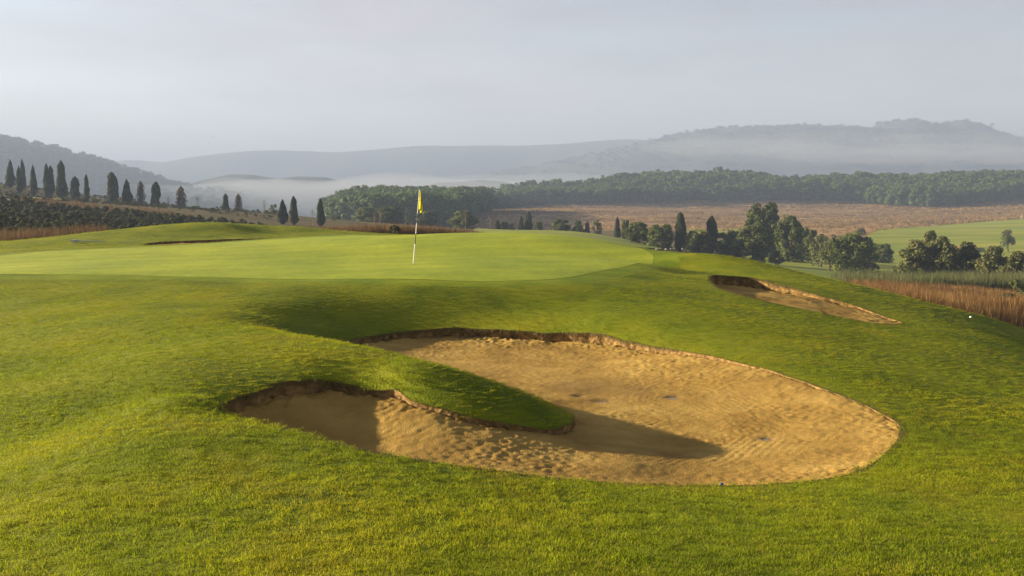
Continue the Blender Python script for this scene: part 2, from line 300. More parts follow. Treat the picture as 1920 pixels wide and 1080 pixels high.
def H(p):
    p = np.asarray(p, float); return terr(conf(p)) + (.022 + .03 * np.clip((30 - p[:, 1]) / 20, 0, 1) * (p[:, 1] < 30)) * .6 * fbm(p[:, 0] * .35, p[:, 1] * .35, 3, 3)
def h1(x, y): return float(H(np.array([[x, y]]))[0])
def hit(px, py, d0=4, d1=1400):
    kx, kz = ray(px, py); d = np.geomspace(d0, d1, 500); g = H(np.c_[kx * d, d]); w = np.where(kz * d < g)[0]
    dd = d[w[0]] if len(w) else d1
    return kx * dd, dd

O1 = spline(R1, .07); O2 = spline(R2, .08); O3 = spline(R3, .12)
for k, O in enumerate((O1, O2, O3)):                       # slightly ragged edge
    s = np.cumsum(np.r_[0, np.hypot(*(np.diff(O[:, :2], axis=0).T))]); nrm = np.c_[np.roll(O[:, 1], -1) - np.roll(O[:, 1], 1), -(np.roll(O[:, 0], -1) - np.roll(O[:, 0], 1))]
    nrm /= np.linalg.norm(nrm, axis=1)[:, None] + 1e-9
    O[:, :2] += nrm * (.10 * fbm(s * 1.6, s * 0, 5 + k, 3))[:, None] * np.clip(O[:, 3:4] / .12, .35, 1)
green_px = [(-180,513),(0,514),(300,517.5),(600,524),(900,526.5),(1040,521.5),(1110,509),(1160,498),(1215,486),(1228,478),(1205,470),(1170,463.5),(1060,453.5),(900,445),(700,443.5),(500,452.5),(300,464),(120,472),(0,479),(-180,488)]
OG = spline([(*at(a, b, z=-1.74)[:2], 0, 0) for a, b in green_px], .4)

# near ground with the bunkers cut out of it
P, F, fl = region(-36, 34, -4.5, 68, .14, holes=(O1, O2, O3))
Z = H(P); near_ground = mesh_obj('ground', np.c_[P, Z], F, M['turf'], smooth=True); tag(near_ground, 'rolling turf around the putting green and bunkers', 'ground', kind='structure')
E = edges_on(F, fl); PE = P[E]; ZE = Z[E]
mid = (PE[:, 0] + PE[:, 1]) / 2
for k, (O, nm, lb) in enumerate(((O1, 'main', 'low earth lip around the large front sand bunker'), (O2, 'right', 'earth lip of the bunker on the right slope'), (O3, 'back', 'earth lip of the thin bunker behind the green'))):
    s = np.abs(nearest(mid, O)[0]) < .05
    a = PE[s]; za = ZE[s]; n = len(a); V = []
    flat = a.reshape(-1, 2); zf = za.reshape(-1); lip = O[nearest(flat, O)[2], 3]
    nn = nearest(flat, O)
    tg = np.roll(O[:, :2], -1, 0) - np.roll(O[:, :2], 1, 0); ar = np.sum(O[:, 0] * np.roll(O[:, 1], -1) - np.roll(O[:, 0], -1) * O[:, 1])
    ow = np.c_[tg[:, 1], -tg[:, 0]] * (1 if ar > 0 else -1); ow /= np.linalg.norm(ow, axis=1)[:, None] + 1e-9; ow = ow[nn[2]]
    cj = np.c_[flat + ow * np.clip(lip * .4, .0, .08)[:, None] + .02 * np.c_[fbm(flat[:, 0] * 7, flat[:, 1] * 7, 1), fbm(flat[:, 0] * 7, flat[:, 1] * 7, 2)], zf - lip * .6 - .15]
    V = np.concatenate([np.c_[flat, zf], cj]); i = np.arange(n) * 2
    mesh_obj('bunker_face', V, np.c_[i, i + 1, i + 1 + 2 * n, i + 2 * n], M['soil']); tag(C.objects[-1], lb, 'bunker face', kind='structure')

# far ground sheet out to the horizon
th = np.concatenate([np.radians(np.arange(-112, -42, 2)), np.radians(np.arange(-42, 42, .22)), np.radians(np.arange(42, 114, 2))])
rr = np.concatenate([np.geomspace(7, 60, 40)[:-1], np.geomspace(60, 900, 300)[:-1], np.geomspace(900, 5600, 60)])
TH, RR = np.meshgrid(th, rr); fp = np.c_[(RR * np.sin(TH)).ravel() + OC[0], (RR * np.cos(TH)).ravel() + OC[1]]
fz = H(fp); ins = np.minimum(np.minimum(fp[:, 0] + 36, 34 - fp[:, 0]), np.minimum(fp[:, 1] + 4.5, 68 - fp[:, 1]))
fz -= np.clip(ins * 2, 0, 3.0); fz = np.clip(fz, -58, None)
idx = np.arange(len(fp)).reshape(TH.shape); FF = np.stack([idx[:-1, :-1], idx[:-1, 1:], idx[1:, 1:], idx[1:, :-1]], -1).reshape(-1, 4)[:, ::-1].copy()
mesh_obj('terrain', np.c_[fp, fz], FF, M['rough'], smooth=True); tag(C.objects[-1], 'wide valley floor and slopes beyond the green', 'terrain', kind='structure')

def patch(name, poly, step, zf, mat, label, cat):
    lo = poly[:, :2].min(0) - step * 2; hi = poly[:, :2].max(0) + step * 2
    p, f, _ = region(lo[0], hi[0], lo[1], hi[1], step, inside=poly)
    o = mesh_obj(name, np.c_[p, zf(p)], f, mat, smooth=True); tag(o, label, cat, kind='structure'); return o
OGj = OG.copy(); OGj[:, :2] += .12 * np.c_[fbm(OG[:, 0] * .9, OG[:, 1] * .9, 57, 3), fbm(OG[:, 0] * .9, OG[:, 1] * .9, 58, 3)]
def grow(O, e):
    c = np.roll(O[:, :2], -1, 0) - np.roll(O[:, :2], 1, 0); area = np.sum(O[:, 0] * np.roll(O[:, 1], -1) - np.roll(O[:, 0], -1) * O[:, 1])
    n = np.c_[c[:, 1], -c[:, 0]] / (np.linalg.norm(c, axis=1)[:, None] + 1e-9) * (1 if area > 0 else -1)
    Q = O.copy(); Q[:, :2] += n * e; return Q
M['collar'] = noise_mat('green_collar', [(.095, .15, .004), (.145, .19, .005), (.20, .235, .008)], scale=.9, detail=8, rough=.8, spec=.1, bump=.5, bscale=50, bdist=.02)
patch('green_collar', grow(OGj, .9), .3, lambda p: H(p) + .004 - .012 * np.clip(-sd_box(p, OGj, 50) - .5, 0, .4), M['collar'], 'slightly darker collar of fringe grass round the putting green', 'collar')
patch('putting_green', OGj, .3, lambda p: H(p) + .009 + .008 * np.clip(sd_box(p, OG, 50) / .8, 0, 1), M['green'], 'smooth bright putting green with the flagstick', 'putting green')

# sand
S_in = [(.3,15.2,-2.66),(2,14.9,-2.62),(0,17.2,-2.70),(-1.5,17.0,-2.69),(1.5,16.7,-2.67),(3,13.4,-2.60),(1,14,-2.68),(2,12.5,-2.70),(3.4,11.4,-2.65),(1.3,11.4,-2.72),(2,10.5,-2.70),(1.2,9.8,-2.60),(.5,10.0,-2.55),(0,9.3,-2.52),(1.5,9.5,-2.66),(-2.6,9.9,-2.49),(-2.0,9.8,-2.52),(-1.3,9.6,-2.47),(-.7,9.5,-2.48),(-1.2,15.5,-2.62),(2.6,9.6,-2.64),(-.6,14.9,-2.64)]
puddles = [((1130,752),.13,.035),((1262,745),.09,.03),((1440,822),.08,.025),((1085,742),.08,.025)]
for R_ in (R1, R2, R3):
    for i_, q_ in enumerate(R_): R_[i_] = (*q_[:3], q_[3] * .6)
for O_ in (O1, O2, O3): O_[:, 3] *= .6
def sand_fn(R, inner, pud=()):
    q = [(x, y, z - l) for x, y, z, l in R] + list(inner); q = np.array(q); t = TPS(q[:, :2], q[:, 2], 1e-4)
    return t
S1 = sand_fn(R1, S_in); S2 = sand_fn(R2, [(*at(1400,552,d=24.6),), (*at(1500,571,d=23.6),), (*at(1590,590,d=22.8),)]); S3 = sand_fn(R3, [])
pud_w = []
for (px, py), a, b in puddles:
    kx, kz = ray(px, py); d = np.linspace(8, 17, 300); w = np.where(kz * d < S1(np.c_[kx * d, d]))[0]; d = d[w[0]]
    pud_w.append((kx * d, d, float(S1(np.array([[kx * d, d]]))[0]), a, b))
def sand_z(S, O, big):
    def f(p):
        x, y = p[:, 0], p[:, 1]; z = S(p); sd, _, i, t = nearest(p, O); lip = O[i, 3]
        near = np.exp(-np.clip(sd, 0, 9) / .35) * np.clip((lip - .03) / .1, 0, 1)
        rg_ = .85 + 1.5 * np.exp(-np.clip(sd, 0, 9) / .8)
        z = z + big * rg_ * (.011 * fbm(x * 2.2, y * 2.2, 11, 4) + .010 * fbm(x * 19, y * 19, 12, 2) * (.5 + 1.2 * np.clip(fbm(x * .9, y * .9, 13, 2) + .3, 0, 1)))
        z = z + near * (.06 * np.abs(fbm(x * 8, y * 8, 14, 3)) + .05 * fbm(x * 4, y * 4, 15, 3)) - .02 * near
        # rake grooves that follow the bunker's outline, and tight turning arcs
        wob = sd + .15 * fbm(x * .8, y * .8, 16, 2)
        m = np.clip(fbm(x * .55, y * .55, 18, 2) * 3 - .05, 0, 1) * np.clip(sd - .3, 0, 1)
        z = z + .0022 * m * np.sin(wob * 2 * np.pi / .085)
        for cx, cy, r0, r1 in ((2.2,11.2,.5,1.1),(3.0,11.6,.3,.9),(1.4,12.0,.35,.8),(2.4,13.2,.3,.9)):
            rad = np.hypot(x - cx, (y - cy) * .8); mm = np.clip((rad - r0) / .1, 0, 1) * np.clip((r1 - rad) / .2, 0, 1) * np.clip(fbm(x * 1.1 + cx, y * 1.1, 19, 2) * 4 - .1, 0, 1)
            z = z + .0022 * mm * np.sin((rad + .10 * fbm(x * 3, y * 3, 20, 2)) * 2 * np.pi / .075)
        if big == 1:
            for cx, cy, cz, a, b in pud_w:
                z = z - .03 * np.exp(-(((x - cx) / a) ** 2 + ((y - cy) / (b * 2.2)) ** 2))
        return np.where(sd < 0, z - .02, z)
    return f
sz1 = sand_z(S1, O1, 1)
so = patch('bunker_sand', grow(O1, .11), .024, sz1, M['sand'], 'raked golden sand of the large kidney shaped front bunker', 'sand')
vv = np.empty(len(so.data.vertices) * 3, np.float32); so.data.vertices.foreach_get('co', vv); vv = vv.reshape(-1, 3)
wet = .45 * np.clip(fbm(vv[:, 0] * .7, vv[:, 1] * .7, 77, 4) * 2.2 + .15, 0, 1) * np.exp(-(((vv[:, 0] - 1.6) / 2.0) ** 2 + ((vv[:, 1] - 13.4) / 2.6) ** 2))
for cx, cy, cz, a, b in pud_w: wet = np.maximum(wet, .8 * np.exp(-(((vv[:, 0] - cx) / (a * 1.7)) ** 2 + ((vv[:, 1] - cy) / (b * 4.5)) ** 2) * 1.2) * (1 + .8 * fbm(vv[:, 0] * 5, vv[:, 1] * 5, 78, 2)))
at_w = so.data.attributes.new('wet', 'FLOAT', 'POINT'); at_w.data.foreach_set('value', np.clip(wet, 0, 1).astype(np.float32))
patch('bunker_sand', grow(O2, .11), .05, sand_z(S2, O2, 1.6), M['sand'], 'rough sand of the narrow bunker on the right slope', 'sand')
patch('bunker_sand', grow(O3, .11), .12, sand_z(S3, O3, .8), M['sand'], 'thin strip of sand in the bunker behind the green', 'sand')
for k, (cx, cy, cz, a, b) in enumerate(pud_w):
    n = 40; an = np.arange(n) / n * 2 * np.pi; r = 1 + .5 * vnoise(np.cos(an) * 2 + k * 9, np.sin(an) * 2, 31) + .25 * vnoise(np.cos(an) * 5 + k, np.sin(an) * 5, 32)
    z = cz - .016
    V = [(cx, cy, z)] + [(cx + a * 1.1 * r_ * math.cos(t), cy + b * 2.4 * r_ * math.sin(t), z) for r_, t in zip(r, an)]
    o = mesh_obj('puddle', V, [(0, 1 + i, 1 + (i + 1) % n) for i in range(n)], M['water'])
    tag(o, 'shallow rain puddle on the sand of the front bunker', 'puddle', group='puddles in the front bunker', kind='structure')

# wooded hill and far ridges: (pixel profile, depth of the crest, half depth front and back)
def ridge(name, prof, d, wf, wb, mat, label, floor=-50, rough=6, nx=220, step=.02):
    prof = np.array(prof, float); px = np.linspace(prof[0, 0], prof[-1, 0], nx); py = np.interp(px, prof[:, 0], prof[:, 1])
    ker = np.ones(7) / 7; pp = np.convolve(np.pad(py, 3, 'edge'), ker, 'valid'); py = .6 * pp + .4 * py
    v = np.linspace(-1, 1, 60); V = []
    for t in v:
        dy = t * (wf if t < 0 else wb); fall = math.cos(t * math.pi / 2) ** 1.3
        x = (px - 960) / FPX * d; top = (380 - py) / FPX * d
        y = np.full(nx, d + dy) + 40 * fbm(x / 300, np.full(nx, t), 41, 3)
        sp = fbm(x / (d * .05), np.full(nx, t * 2.5), 42, 5)
        z = floor + (top - floor) * (fall * (1 + .0 * sp)) + rough * sp * (1 - abs(t)) ** .5 * (0.25 + abs(t) * 2.2)
        V.append(np.c_[x, y, z])
    V = np.concatenate(V); idx = np.arange(len(V)).reshape(60, nx); FF = np.stack([idx[:-1, :-1], idx[:-1, 1:], idx[1:, 1:], idx[1:, :-1]], -1).reshape(-1, 4)
    o = mesh_obj(name, V, FF, mat, smooth=True); tag(o, label, 'hill', kind='structure'); return V, idx
left_prof = [(-900,150),(-500,190),(-200,225),(0,264),(50,270),(100,281),(180,306),(250,331),(330,352),(370,357),(430,357),(500,369),(560,385),(620,400),(700,420),(800,440)]
LV, LI = ridge('hill', left_prof, 1500, 700, 650, M['hill'], 'blue hazy wooded hill rising at the left', floor=-30, rough=8)
ridge('hill', [(-300,330),(0,320),(120,310),(200,306),(265,300),(310,306),(400,292),(480,285),(560,283),(640,287),(700,281),(780,275),(860,273),(1000,274),(1100,268),(1190,262),(1260,268),(1400,285),(1700,310),(2100,330)], 3500, 600, 600, M['hill'], 'faintest far ridge along the middle of the skyline', rough=15)
FV, FI = ridge('hill', [(880,345),(930,322),(1000,312),(1080,297),(1160,280),(1230,262),(1290,248),(1360,241),(1480,239),(1560,240),(1625,242),(1650,230),(1690,228),(1715,237),(1745,236),(1765,231),(1795,230),(1830,243),(1880,258),(1960,268),(2200,290),(2600,310),(3000,340)], 2700, 600, 600, M['hill'], 'broad hazy mountain behind the wood at the right', rough=14, nx=600)
ridge('hill', [(330,360),(380,338),(430,327),(470,328),(520,336),(560,330),(610,332),(660,345),(720,362)], 1600, 200, 200, M['hill'], 'small dim hill standing out of the valley mist', rough=6)
ridge('hill', [(780,352),(820,342),(860,340),(900,337),(945,340),(990,350)], 1450, 100, 100, M['hill'], 'low tree topped knoll poking from the mist', rough=5)

# ------------------------------------------------------------------ scattered stuff through geometry nodes
def scatter(name, pts, meshes, scale, label, cat, rot=None, tilt=.10, sxyz=None):
    pts = np.asarray(pts, np.float32); n = len(pts)
    me = bpy.data.meshes.new(name); me.vertices.add(n); me.vertices.foreach_set('co', pts.ravel())
    r = np.c_[rng.normal(0, tilt, n), rng.normal(0, tilt, n), rng.uniform(0, 6.283, n)] if rot is None else rot
    a = me.attributes.new('rot', 'FLOAT_VECTOR', 'POINT'); a.data.foreach_set('vector', r.astype(np.float32).ravel())
    s = np.repeat(np.asarray(scale, np.float32)[:, None], 3, 1) if sxyz is None else np.asarray(sxyz, np.float32)
    a = me.attributes.new('scl', 'FLOAT_VECTOR', 'POINT'); a.data.foreach_set('vector', np.ascontiguousarray(s).ravel())
    a = me.attributes.new('pick', 'INT', 'POINT'); a.data.foreach_set('value', rng.integers(0, len(meshes), n).astype(np.int32))
    o = bpy.data.objects.new(name, me); C.objects.link(o)
    col = bpy.data.collections.new(name + '_kinds')
    for i, m in enumerate(meshes): col.objects.link(bpy.data.objects.new('%s_kind_%02d' % (name, i), m))
    ng = bpy.data.node_groups.new(name, 'GeometryNodeTree'); N, L = ng.nodes, ng.links
    ng.interface.new_socket('Geometry', in_out='INPUT', socket_type='NodeSocketGeometry'); ng.interface.new_socket('Geometry', in_out='OUTPUT', socket_type='NodeSocketGeometry')
    gi = N.new('NodeGroupInput'); go = N.new('NodeGroupOutput'); ip = N.new('GeometryNodeInstanceOnPoints'); ci = N.new('GeometryNodeCollectionInfo')
    ci.inputs[0].default_value = col; ci.inputs['Separate Children'].default_value = True; ci.inputs['Reset Children'].default_value = True
    def at_(nm, t):
        x = N.new('GeometryNodeInputNamedAttribute'); x.data_type = t; x.inputs[0].default_value = nm; return x.outputs[0]
    e2r = N.new('FunctionNodeEulerToRotation')
    L.new(gi.outputs[0], ip.inputs['Points']); L.new(ci.outputs[0], ip.inputs['Instance']); ip.inputs['Pick Instance'].default_value = True
    L.new(at_('pick', 'INT'), ip.inputs['Instance Index']); L.new(at_('rot', 'FLOAT_VECTOR'), e2r.inputs[0]); L.new(e2r.outputs[0], ip.inputs['Rotation'])
    L.new(at_('scl', 'FLOAT_VECTOR'), ip.inputs['Scale']); L.new(ip.outputs[0], go.inputs[0])
    md = o.modifiers.new('scatter', 'NODES'); md.node_group = ng
    tag(o, label, cat, kind='stuff'); return o
def add_attr(me, vals):
    a = me.attributes.new('tint', 'FLOAT', 'POINT'); a.data.foreach_set('value', np.asarray(vals, np.float32))
def blades(name, n, size, hmin, hmax, w, lean, mat, straw=.15, curve=.5, seg=2):
    """a clump of n curved tapering blades inside a square of the given size"""
    V = []; F = []; T = []
    for k in range(n):
        x, y = rng.uniform(-size / 2, size / 2, 2); a = rng.uniform(0, 6.283); h = rng.uniform(hmin, hmax); l = abs(rng.normal(0, lean)) * h
        ux, uy = math.cos(a), math.sin(a); ww = w * rng.uniform(.7, 1.3) / 2; px, py = -uy * ww, ux * ww; b = len(V)
        for j in range(seg):
            t = j / seg; c = l * (t ** (1 + curve)); f = 1 - .35 * t
            V += [(x + ux * c - px * f, y + uy * c - py * f, h * t - .15 * l * t * t), (x + ux * c + px * f, y + uy * c + py * f, h * t - .15 * l * t * t)]
        V.append((x + ux * l, y + uy * l, h - .15 * l))
        for j in range(seg - 1): F.append((b + 2 * j, b + 2 * j + 1, b + 2 * j + 3, b + 2 * j + 2))
        F.append((b + 2 * seg - 2, b + 2 * seg - 1, b + 2 * seg)); T += [rng.uniform(.5, 1) if rng.random() < straw else rng.uniform(0, .15)] * (2 * seg + 1)
    o = mesh_obj(name, V, F, mat, link=False); me = o.data; bpy.data.objects.remove(o); add_attr(me, T); return me

# turf blades: dense near, sparser behind the green
turf = [blades('turf_tuft', 150, .17, .008, .023, .0032, 1.0, M['blade'], straw=s) for s in (.06, .08, .1, .14, .2, .3)]
def jgrid(x0, x1, y0, y1, st):
    X, Y = np.meshgrid(np.arange(x0, x1, st), np.arange(y0, y1, st)); p = np.c_[X.ravel(), Y.ravel()]; return p + rng.uniform(-.5, .5, p.shape) * st
def infr(p, mx=1.12, pad=.6): return (np.abs(p[:, 0]) < p[:, 1] * .515 * mx + pad)
tp = np.concatenate([jgrid(-8, 8, 4.0, 12, .105), jgrid(-18, 18, 12, 24, .125), jgrid(-26, 24, 24, 34, .24), jgrid(-36, 24, 34, 62, .34)])
tp = tp[infr(tp)]
for O in (O1, O2, O3): tp = tp[sd_box(tp, O, 1.5) < -.015]
sg = sd_box(tp, OG, 3.0) + .35 * fbm(tp[:, 0] * 2, tp[:, 1] * 2, 55, 2) * (rng.random(len(tp)) < .6); tp = tp[sg < -.02]; sg = sg[sg < -.02]
sc_ = np.where(tp[:, 1] < 12, 1.0, np.where(tp[:, 1] < 24, 1.12, np.where(tp[:, 1] < 34, 1.5, 1.9))) * (1 + .35 * fbm(tp[:, 0] * .8, tp[:, 1] * .8, 51, 3))
hs = sc_ * np.clip(.22 - sg * .38, .22, 1) * np.interp(tp[:, 1], [4.5, 5.5, 8, 16, 24], [1.5, 1.25, 1, .6, .42])
zt = H(tp)
# drop what only shows its back to the valley
scatter('turf_grass', np.c_[tp, zt - .004], turf, sc_, 'short rough turf grass covering the slopes round the bunkers', 'grass', sxyz=np.c_[sc_, sc_, hs])

# ragged grass hanging over the bunker lips
def lip_grass(O, dens, hl, name, label):
    V = []; F = []; T = []; n = len(O)
    A = O[:, :2]; tang = np.roll(A, -1, 0) - np.roll(A, 1, 0); area = np.sum(A[:, 0] * np.roll(A[:, 1], -1) - np.roll(A[:, 0], -1) * A[:, 1])
    nin = np.c_[-tang[:, 1], tang[:, 0]] * (1 if area > 0 else -1); nin /= np.linalg.norm(nin, axis=1)[:, None] + 1e-9
    seglen = np.linalg.norm(np.roll(A, -1, 0) - A, axis=1); Hh = H(A)
    for i in range(n):
        lip = O[i, 3]
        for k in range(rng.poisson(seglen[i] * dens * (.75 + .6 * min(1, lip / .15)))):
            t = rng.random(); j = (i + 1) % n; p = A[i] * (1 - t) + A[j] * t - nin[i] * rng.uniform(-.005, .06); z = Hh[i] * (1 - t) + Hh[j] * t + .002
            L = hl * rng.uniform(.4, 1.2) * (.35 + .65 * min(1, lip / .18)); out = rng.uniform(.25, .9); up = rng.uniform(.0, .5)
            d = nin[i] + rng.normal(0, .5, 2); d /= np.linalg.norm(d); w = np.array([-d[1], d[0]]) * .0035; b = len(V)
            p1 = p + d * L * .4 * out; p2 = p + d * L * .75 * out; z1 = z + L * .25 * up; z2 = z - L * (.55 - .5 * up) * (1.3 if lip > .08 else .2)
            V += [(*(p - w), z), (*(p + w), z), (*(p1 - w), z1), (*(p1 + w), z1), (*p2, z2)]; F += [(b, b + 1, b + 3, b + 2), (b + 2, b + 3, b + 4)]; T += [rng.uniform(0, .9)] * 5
    o = mesh_obj(name, V, F, M['fringe']); add_attr(o.data, T); tag(o, label, 'grass', kind='stuff')
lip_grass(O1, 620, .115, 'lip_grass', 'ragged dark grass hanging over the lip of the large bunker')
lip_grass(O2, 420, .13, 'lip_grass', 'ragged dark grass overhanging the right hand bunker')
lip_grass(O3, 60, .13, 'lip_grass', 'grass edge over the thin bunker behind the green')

# reeds, scrub, dry fields
def fan(pxa, pxb, da, db, n, pw=1.0):
    px = rng.uniform(pxa, pxb, n); u = rng.random(n) ** pw; d = da + (db - da) * u; return np.c_[(px - 960) / FPX * d, d]
reed_b = [blades('reed_clump', 34, .9, .9, 1.9, .035, .16, M['reedbrown'], straw=.25, seg=2) for k in range(5)]
p = np.concatenate([fan(1590, 2080, 36, 62, 3800), fan(1600, 2080, 55, 82, 2600)])
hz = .88 * np.clip(1.15 - (p[:, 1] - 46) * .012, .55, 1.25) * (1 + .5 * fbm(p[:, 0] * .2, p[:, 1] * .2, 61, 2))
edge = np.clip((p[:, 1] - 37 - 6 * vnoise(p[:, 0] * .3, p[:, 1] * 0, 63)) / 8, .12, 1)
scatter('brown_reeds', np.c_[p, H(p) - .05], reed_b, hz, 'tall rust brown reeds and dry grass below the right slope', 'reeds', sxyz=np.c_[hz, hz, hz * edge])
reed_g = [blades('reed_clump', 40, 1.2, 1.4, 2.6, .06, .14, M['reedgreen'], straw=.12, seg=2) for k in range(4)]
p = fan(1575, 2050, 88, 118, 3400); p = p[(p[:, 1] < 108 + 9 * (p[:, 0] > 32))]
s_ = .75 + .4 * rng.random(len(p)) + .4 * fbm(p[:, 0] * .1, p[:, 1] * .1, 62, 2)
scatter('green_reeds', np.c_[p, H(p) - .05], reed_g, s_, 'bed of green reeds in front of the willows at the right', 'reeds')
reed_r = [blades('reed_clump', 36, 1.0, .8, 1.4, .03, .2, M['heather'], straw=.15, seg=2) for k in range(4)]
p = np.concatenate([fan(545, 900, 68, 84, 2600), fan(0, 200, 58, 68, 260)]); b_edge = h1(0, 70)
s_ = .9 + .5 * rng.random(len(p)) + .3 * fbm(p[:, 0] * .15, p[:, 1] * .15, 66, 2)
scatter('red_reeds', np.c_[p, H(p) - .05], reed_r, s_, 'reddish brown reeds in a strip just behind the green', 'reeds')
p = fan(905, 1140, 112, 135, 650)
scatter('red_reeds', np.c_[p, H(p) - .05], reed_r, .35 + .3 * rng.random(len(p)), 'strip of brown reeds in front of the small fairway mounds', 'reeds')
tuss = [blades('tussock', 26, 1.6, .35, 1.0, .16, .5, M['drygrass'], straw=.2, seg=2) for k in range(4)]

def leaf_quads(P, N, size, tint):
    """one small quad for each point, facing roughly along N"""
    n = len(P); N = N + rng.normal(0, .55, N.shape); N /= np.linalg.norm(N, axis=1)[:, None]
    R = rng.normal(size=(n, 3)); U = np.cross(N, R); U /= np.linalg.norm(U, axis=1)[:, None]; W = np.cross(N, U)
    a = (size * rng.uniform(.6, 1.3, n))[:, None]; b = a * rng.uniform(.5, .9, n)[:, None]
    V = np.stack([P - U * a, P - W * b, P + U * a, P + W * b], 1).reshape(-1, 3)
    return V, np.arange(4 * n).reshape(n, 4), np.repeat(tint, 4)
def crown_mesh(name, mat, clumps, leaves, leaf, base=.12, shape=1.0, sub=.5):
    """broadleaf crown in a unit box (height 1, radius .5): leaf clumps on and in an uneven envelope"""
    Ps, Ns, Ts = [], [], []
    for k in range(clumps):
        t = rng.random() ** .8; zc = base + .1 + (.86 - base) * t
        rel = (zc - base) / (1 - base); env = .46 * math.sqrt(max(.02, 1 - (1.7 * rel - .75) ** 2)) if shape < 1.05 else .46 * math.sqrt(max(.05, 1 - (1.15 * rel) ** 4))
        a = rng.uniform(0, 6.283); r = env * math.sqrt(rng.uniform(.15, 1)) * .82; cr_ = rng.uniform(.09, .18) * (1.15 - .4 * rel); bright = rng.uniform(0, .8)
        d = rng.normal(size=(leaves, 3)); d /= np.linalg.norm(d, axis=1)[:, None]; rad = cr_ * rng.uniform(.35, 1.12, leaves) ** .6
        q = np.array([r * math.cos(a), r * math.sin(a), zc]) + d * rad[:, None] * np.array([1, 1, .85]); ok = q[:, 2] < 1.04
        Ps.append(q[ok]); Ns.append((d + [0, 0, .35])[ok]); Ts.append(np.clip(bright + rng.normal(0, .2, leaves), 0, 1)[ok])
    V, F, T = leaf_quads(np.concatenate(Ps), np.concatenate(Ns), leaf, np.concatenate(Ts))
    o = mesh_obj(name, V, F, mat, link=False); me = o.data; bpy.data.objects.remove(o); add_attr(me, T); return me
def cypress_mesh(name, mat, n, leaf, fat=1.0, sparse=False, blunt=.0, lop=0):
    """columnar crown, unit height and unit radius scale: closed dark core plus many small upright sprays"""
    prof = lambda t: np.clip((1.0 - t) / .14, 0, 1) ** .55 * np.clip(t / .16, 0, 1) ** .7 * np.clip(1 - ((t - .3) / (.72 + blunt)), 0, 1) ** (.62 - .25 * blunt)
    t = rng.random(n) ** .9; a = rng.uniform(0, 6.283, n); bump_ = 1 + .55 * vnoise(np.cos(a) * 1.3 + 9, t * 7 + np.sin(a), 71 + int(fat * 10)) + .35 * vnoise(np.cos(a) * 3, t * 20 + np.sin(a) * 3, 72)
    r = prof(t) * bump_ * np.where(sparse, rng.uniform(.3, 1.15, n), rng.uniform(.86, 1.04, n))
    P = np.c_[r * np.cos(a) * .5, r * np.sin(a) * .5, .03 + t * .97]; N = np.c_[np.cos(a), np.sin(a), np.full(n, .25)]
    if lop: P[:, 0] += lop * np.clip(t - .5, 0, 1)
    P2 = P.copy(); V, F, T = leaf_quads(P2, N, leaf, np.clip(.4 + vnoise(a * 2, t * 12, 73) + rng.normal(0, .15, n), 0, 1))
    if not sparse:
        K = 10; tt = np.linspace(0, .97, 14); an = np.arange(K) / K * 6.283
        cv = np.array([[.38 * prof(np.array(u)) * math.cos(x), .38 * prof(np.array(u)) * math.sin(x), .03 + u * .97] for u in tt for x in an])
        if lop: cv[:, 0] += lop * np.clip(cv[:, 2] - .53, 0, 1)
        cf = np.array([[i * K + j, i * K + (j + 1) % K, (i + 1) * K + (j + 1) % K, (i + 1) * K + j] for i in range(13) for j in range(K)]) + len(V)
        V = np.concatenate([V, cv]); F = np.concatenate([F, cf]); T = np.r_[T, np.zeros(len(cv))]
    o = mesh_obj(name, V, F, mat, link=False); me = o.data; bpy.data.objects.remove(o); add_attr(me, T); return me
def trunk_mesh(name, mat, limbs=5, top=.6, r=.035, seed=1, spread=.3):
    V, F = [], []
    rg = np.random.default_rng(seed)
    def tube(path, rad):
        b = len(V); K = 7
        for i, (p, q) in enumerate(zip(path, rad)):
            d = np.array(path[min(i + 1, len(path) - 1)]) - np.array(path[max(i - 1, 0)]); d = d / (np.linalg.norm(d) + 1e-9)
            u = np.cross(d, [0.3, 1, 0.1]); u /= np.linalg.norm(u); w = np.cross(d, u)
            for k in range(K):
                an = 6.283 * k / K; V.append(tuple(np.array(p) + (u * math.cos(an) + w * math.sin(an)) * q))
        for i in range(len(path) - 1):
            for k in range(K): F.append((b + i * K + k, b + i * K + (k + 1) % K, b + (i + 1) * K + (k + 1) % K, b + (i + 1) * K + k))
    pts = [np.array([0, 0, -.04])]; x = np.zeros(2)
    for i in range(1, 7): x = x + rg.normal(0, .012, 2); pts.append(np.array([x[0], x[1], top * i / 6]))
    tube(pts, [r * 1.5, r * 1.05, r * .95, r * .85, r * .7, r * .5, r * .25])
    for k in range(limbs):
        s = pts[2 + k % 4]; a = k * 2.4 + rg.uniform(0, 1); L = rg.uniform(.15, spread); e = s + np.array([math.cos(a) * L, math.sin(a) * L, rg.uniform(.12, .3)])
        m_ = (s + e) / 2 + np.array([0, 0, -.02]); tube([s, m_, e], [r * .5, r * .35, r * .12])
    o = mesh_obj(name, V, F, mat, link=False); me = o.data; bpy.data.objects.remove(o); return me

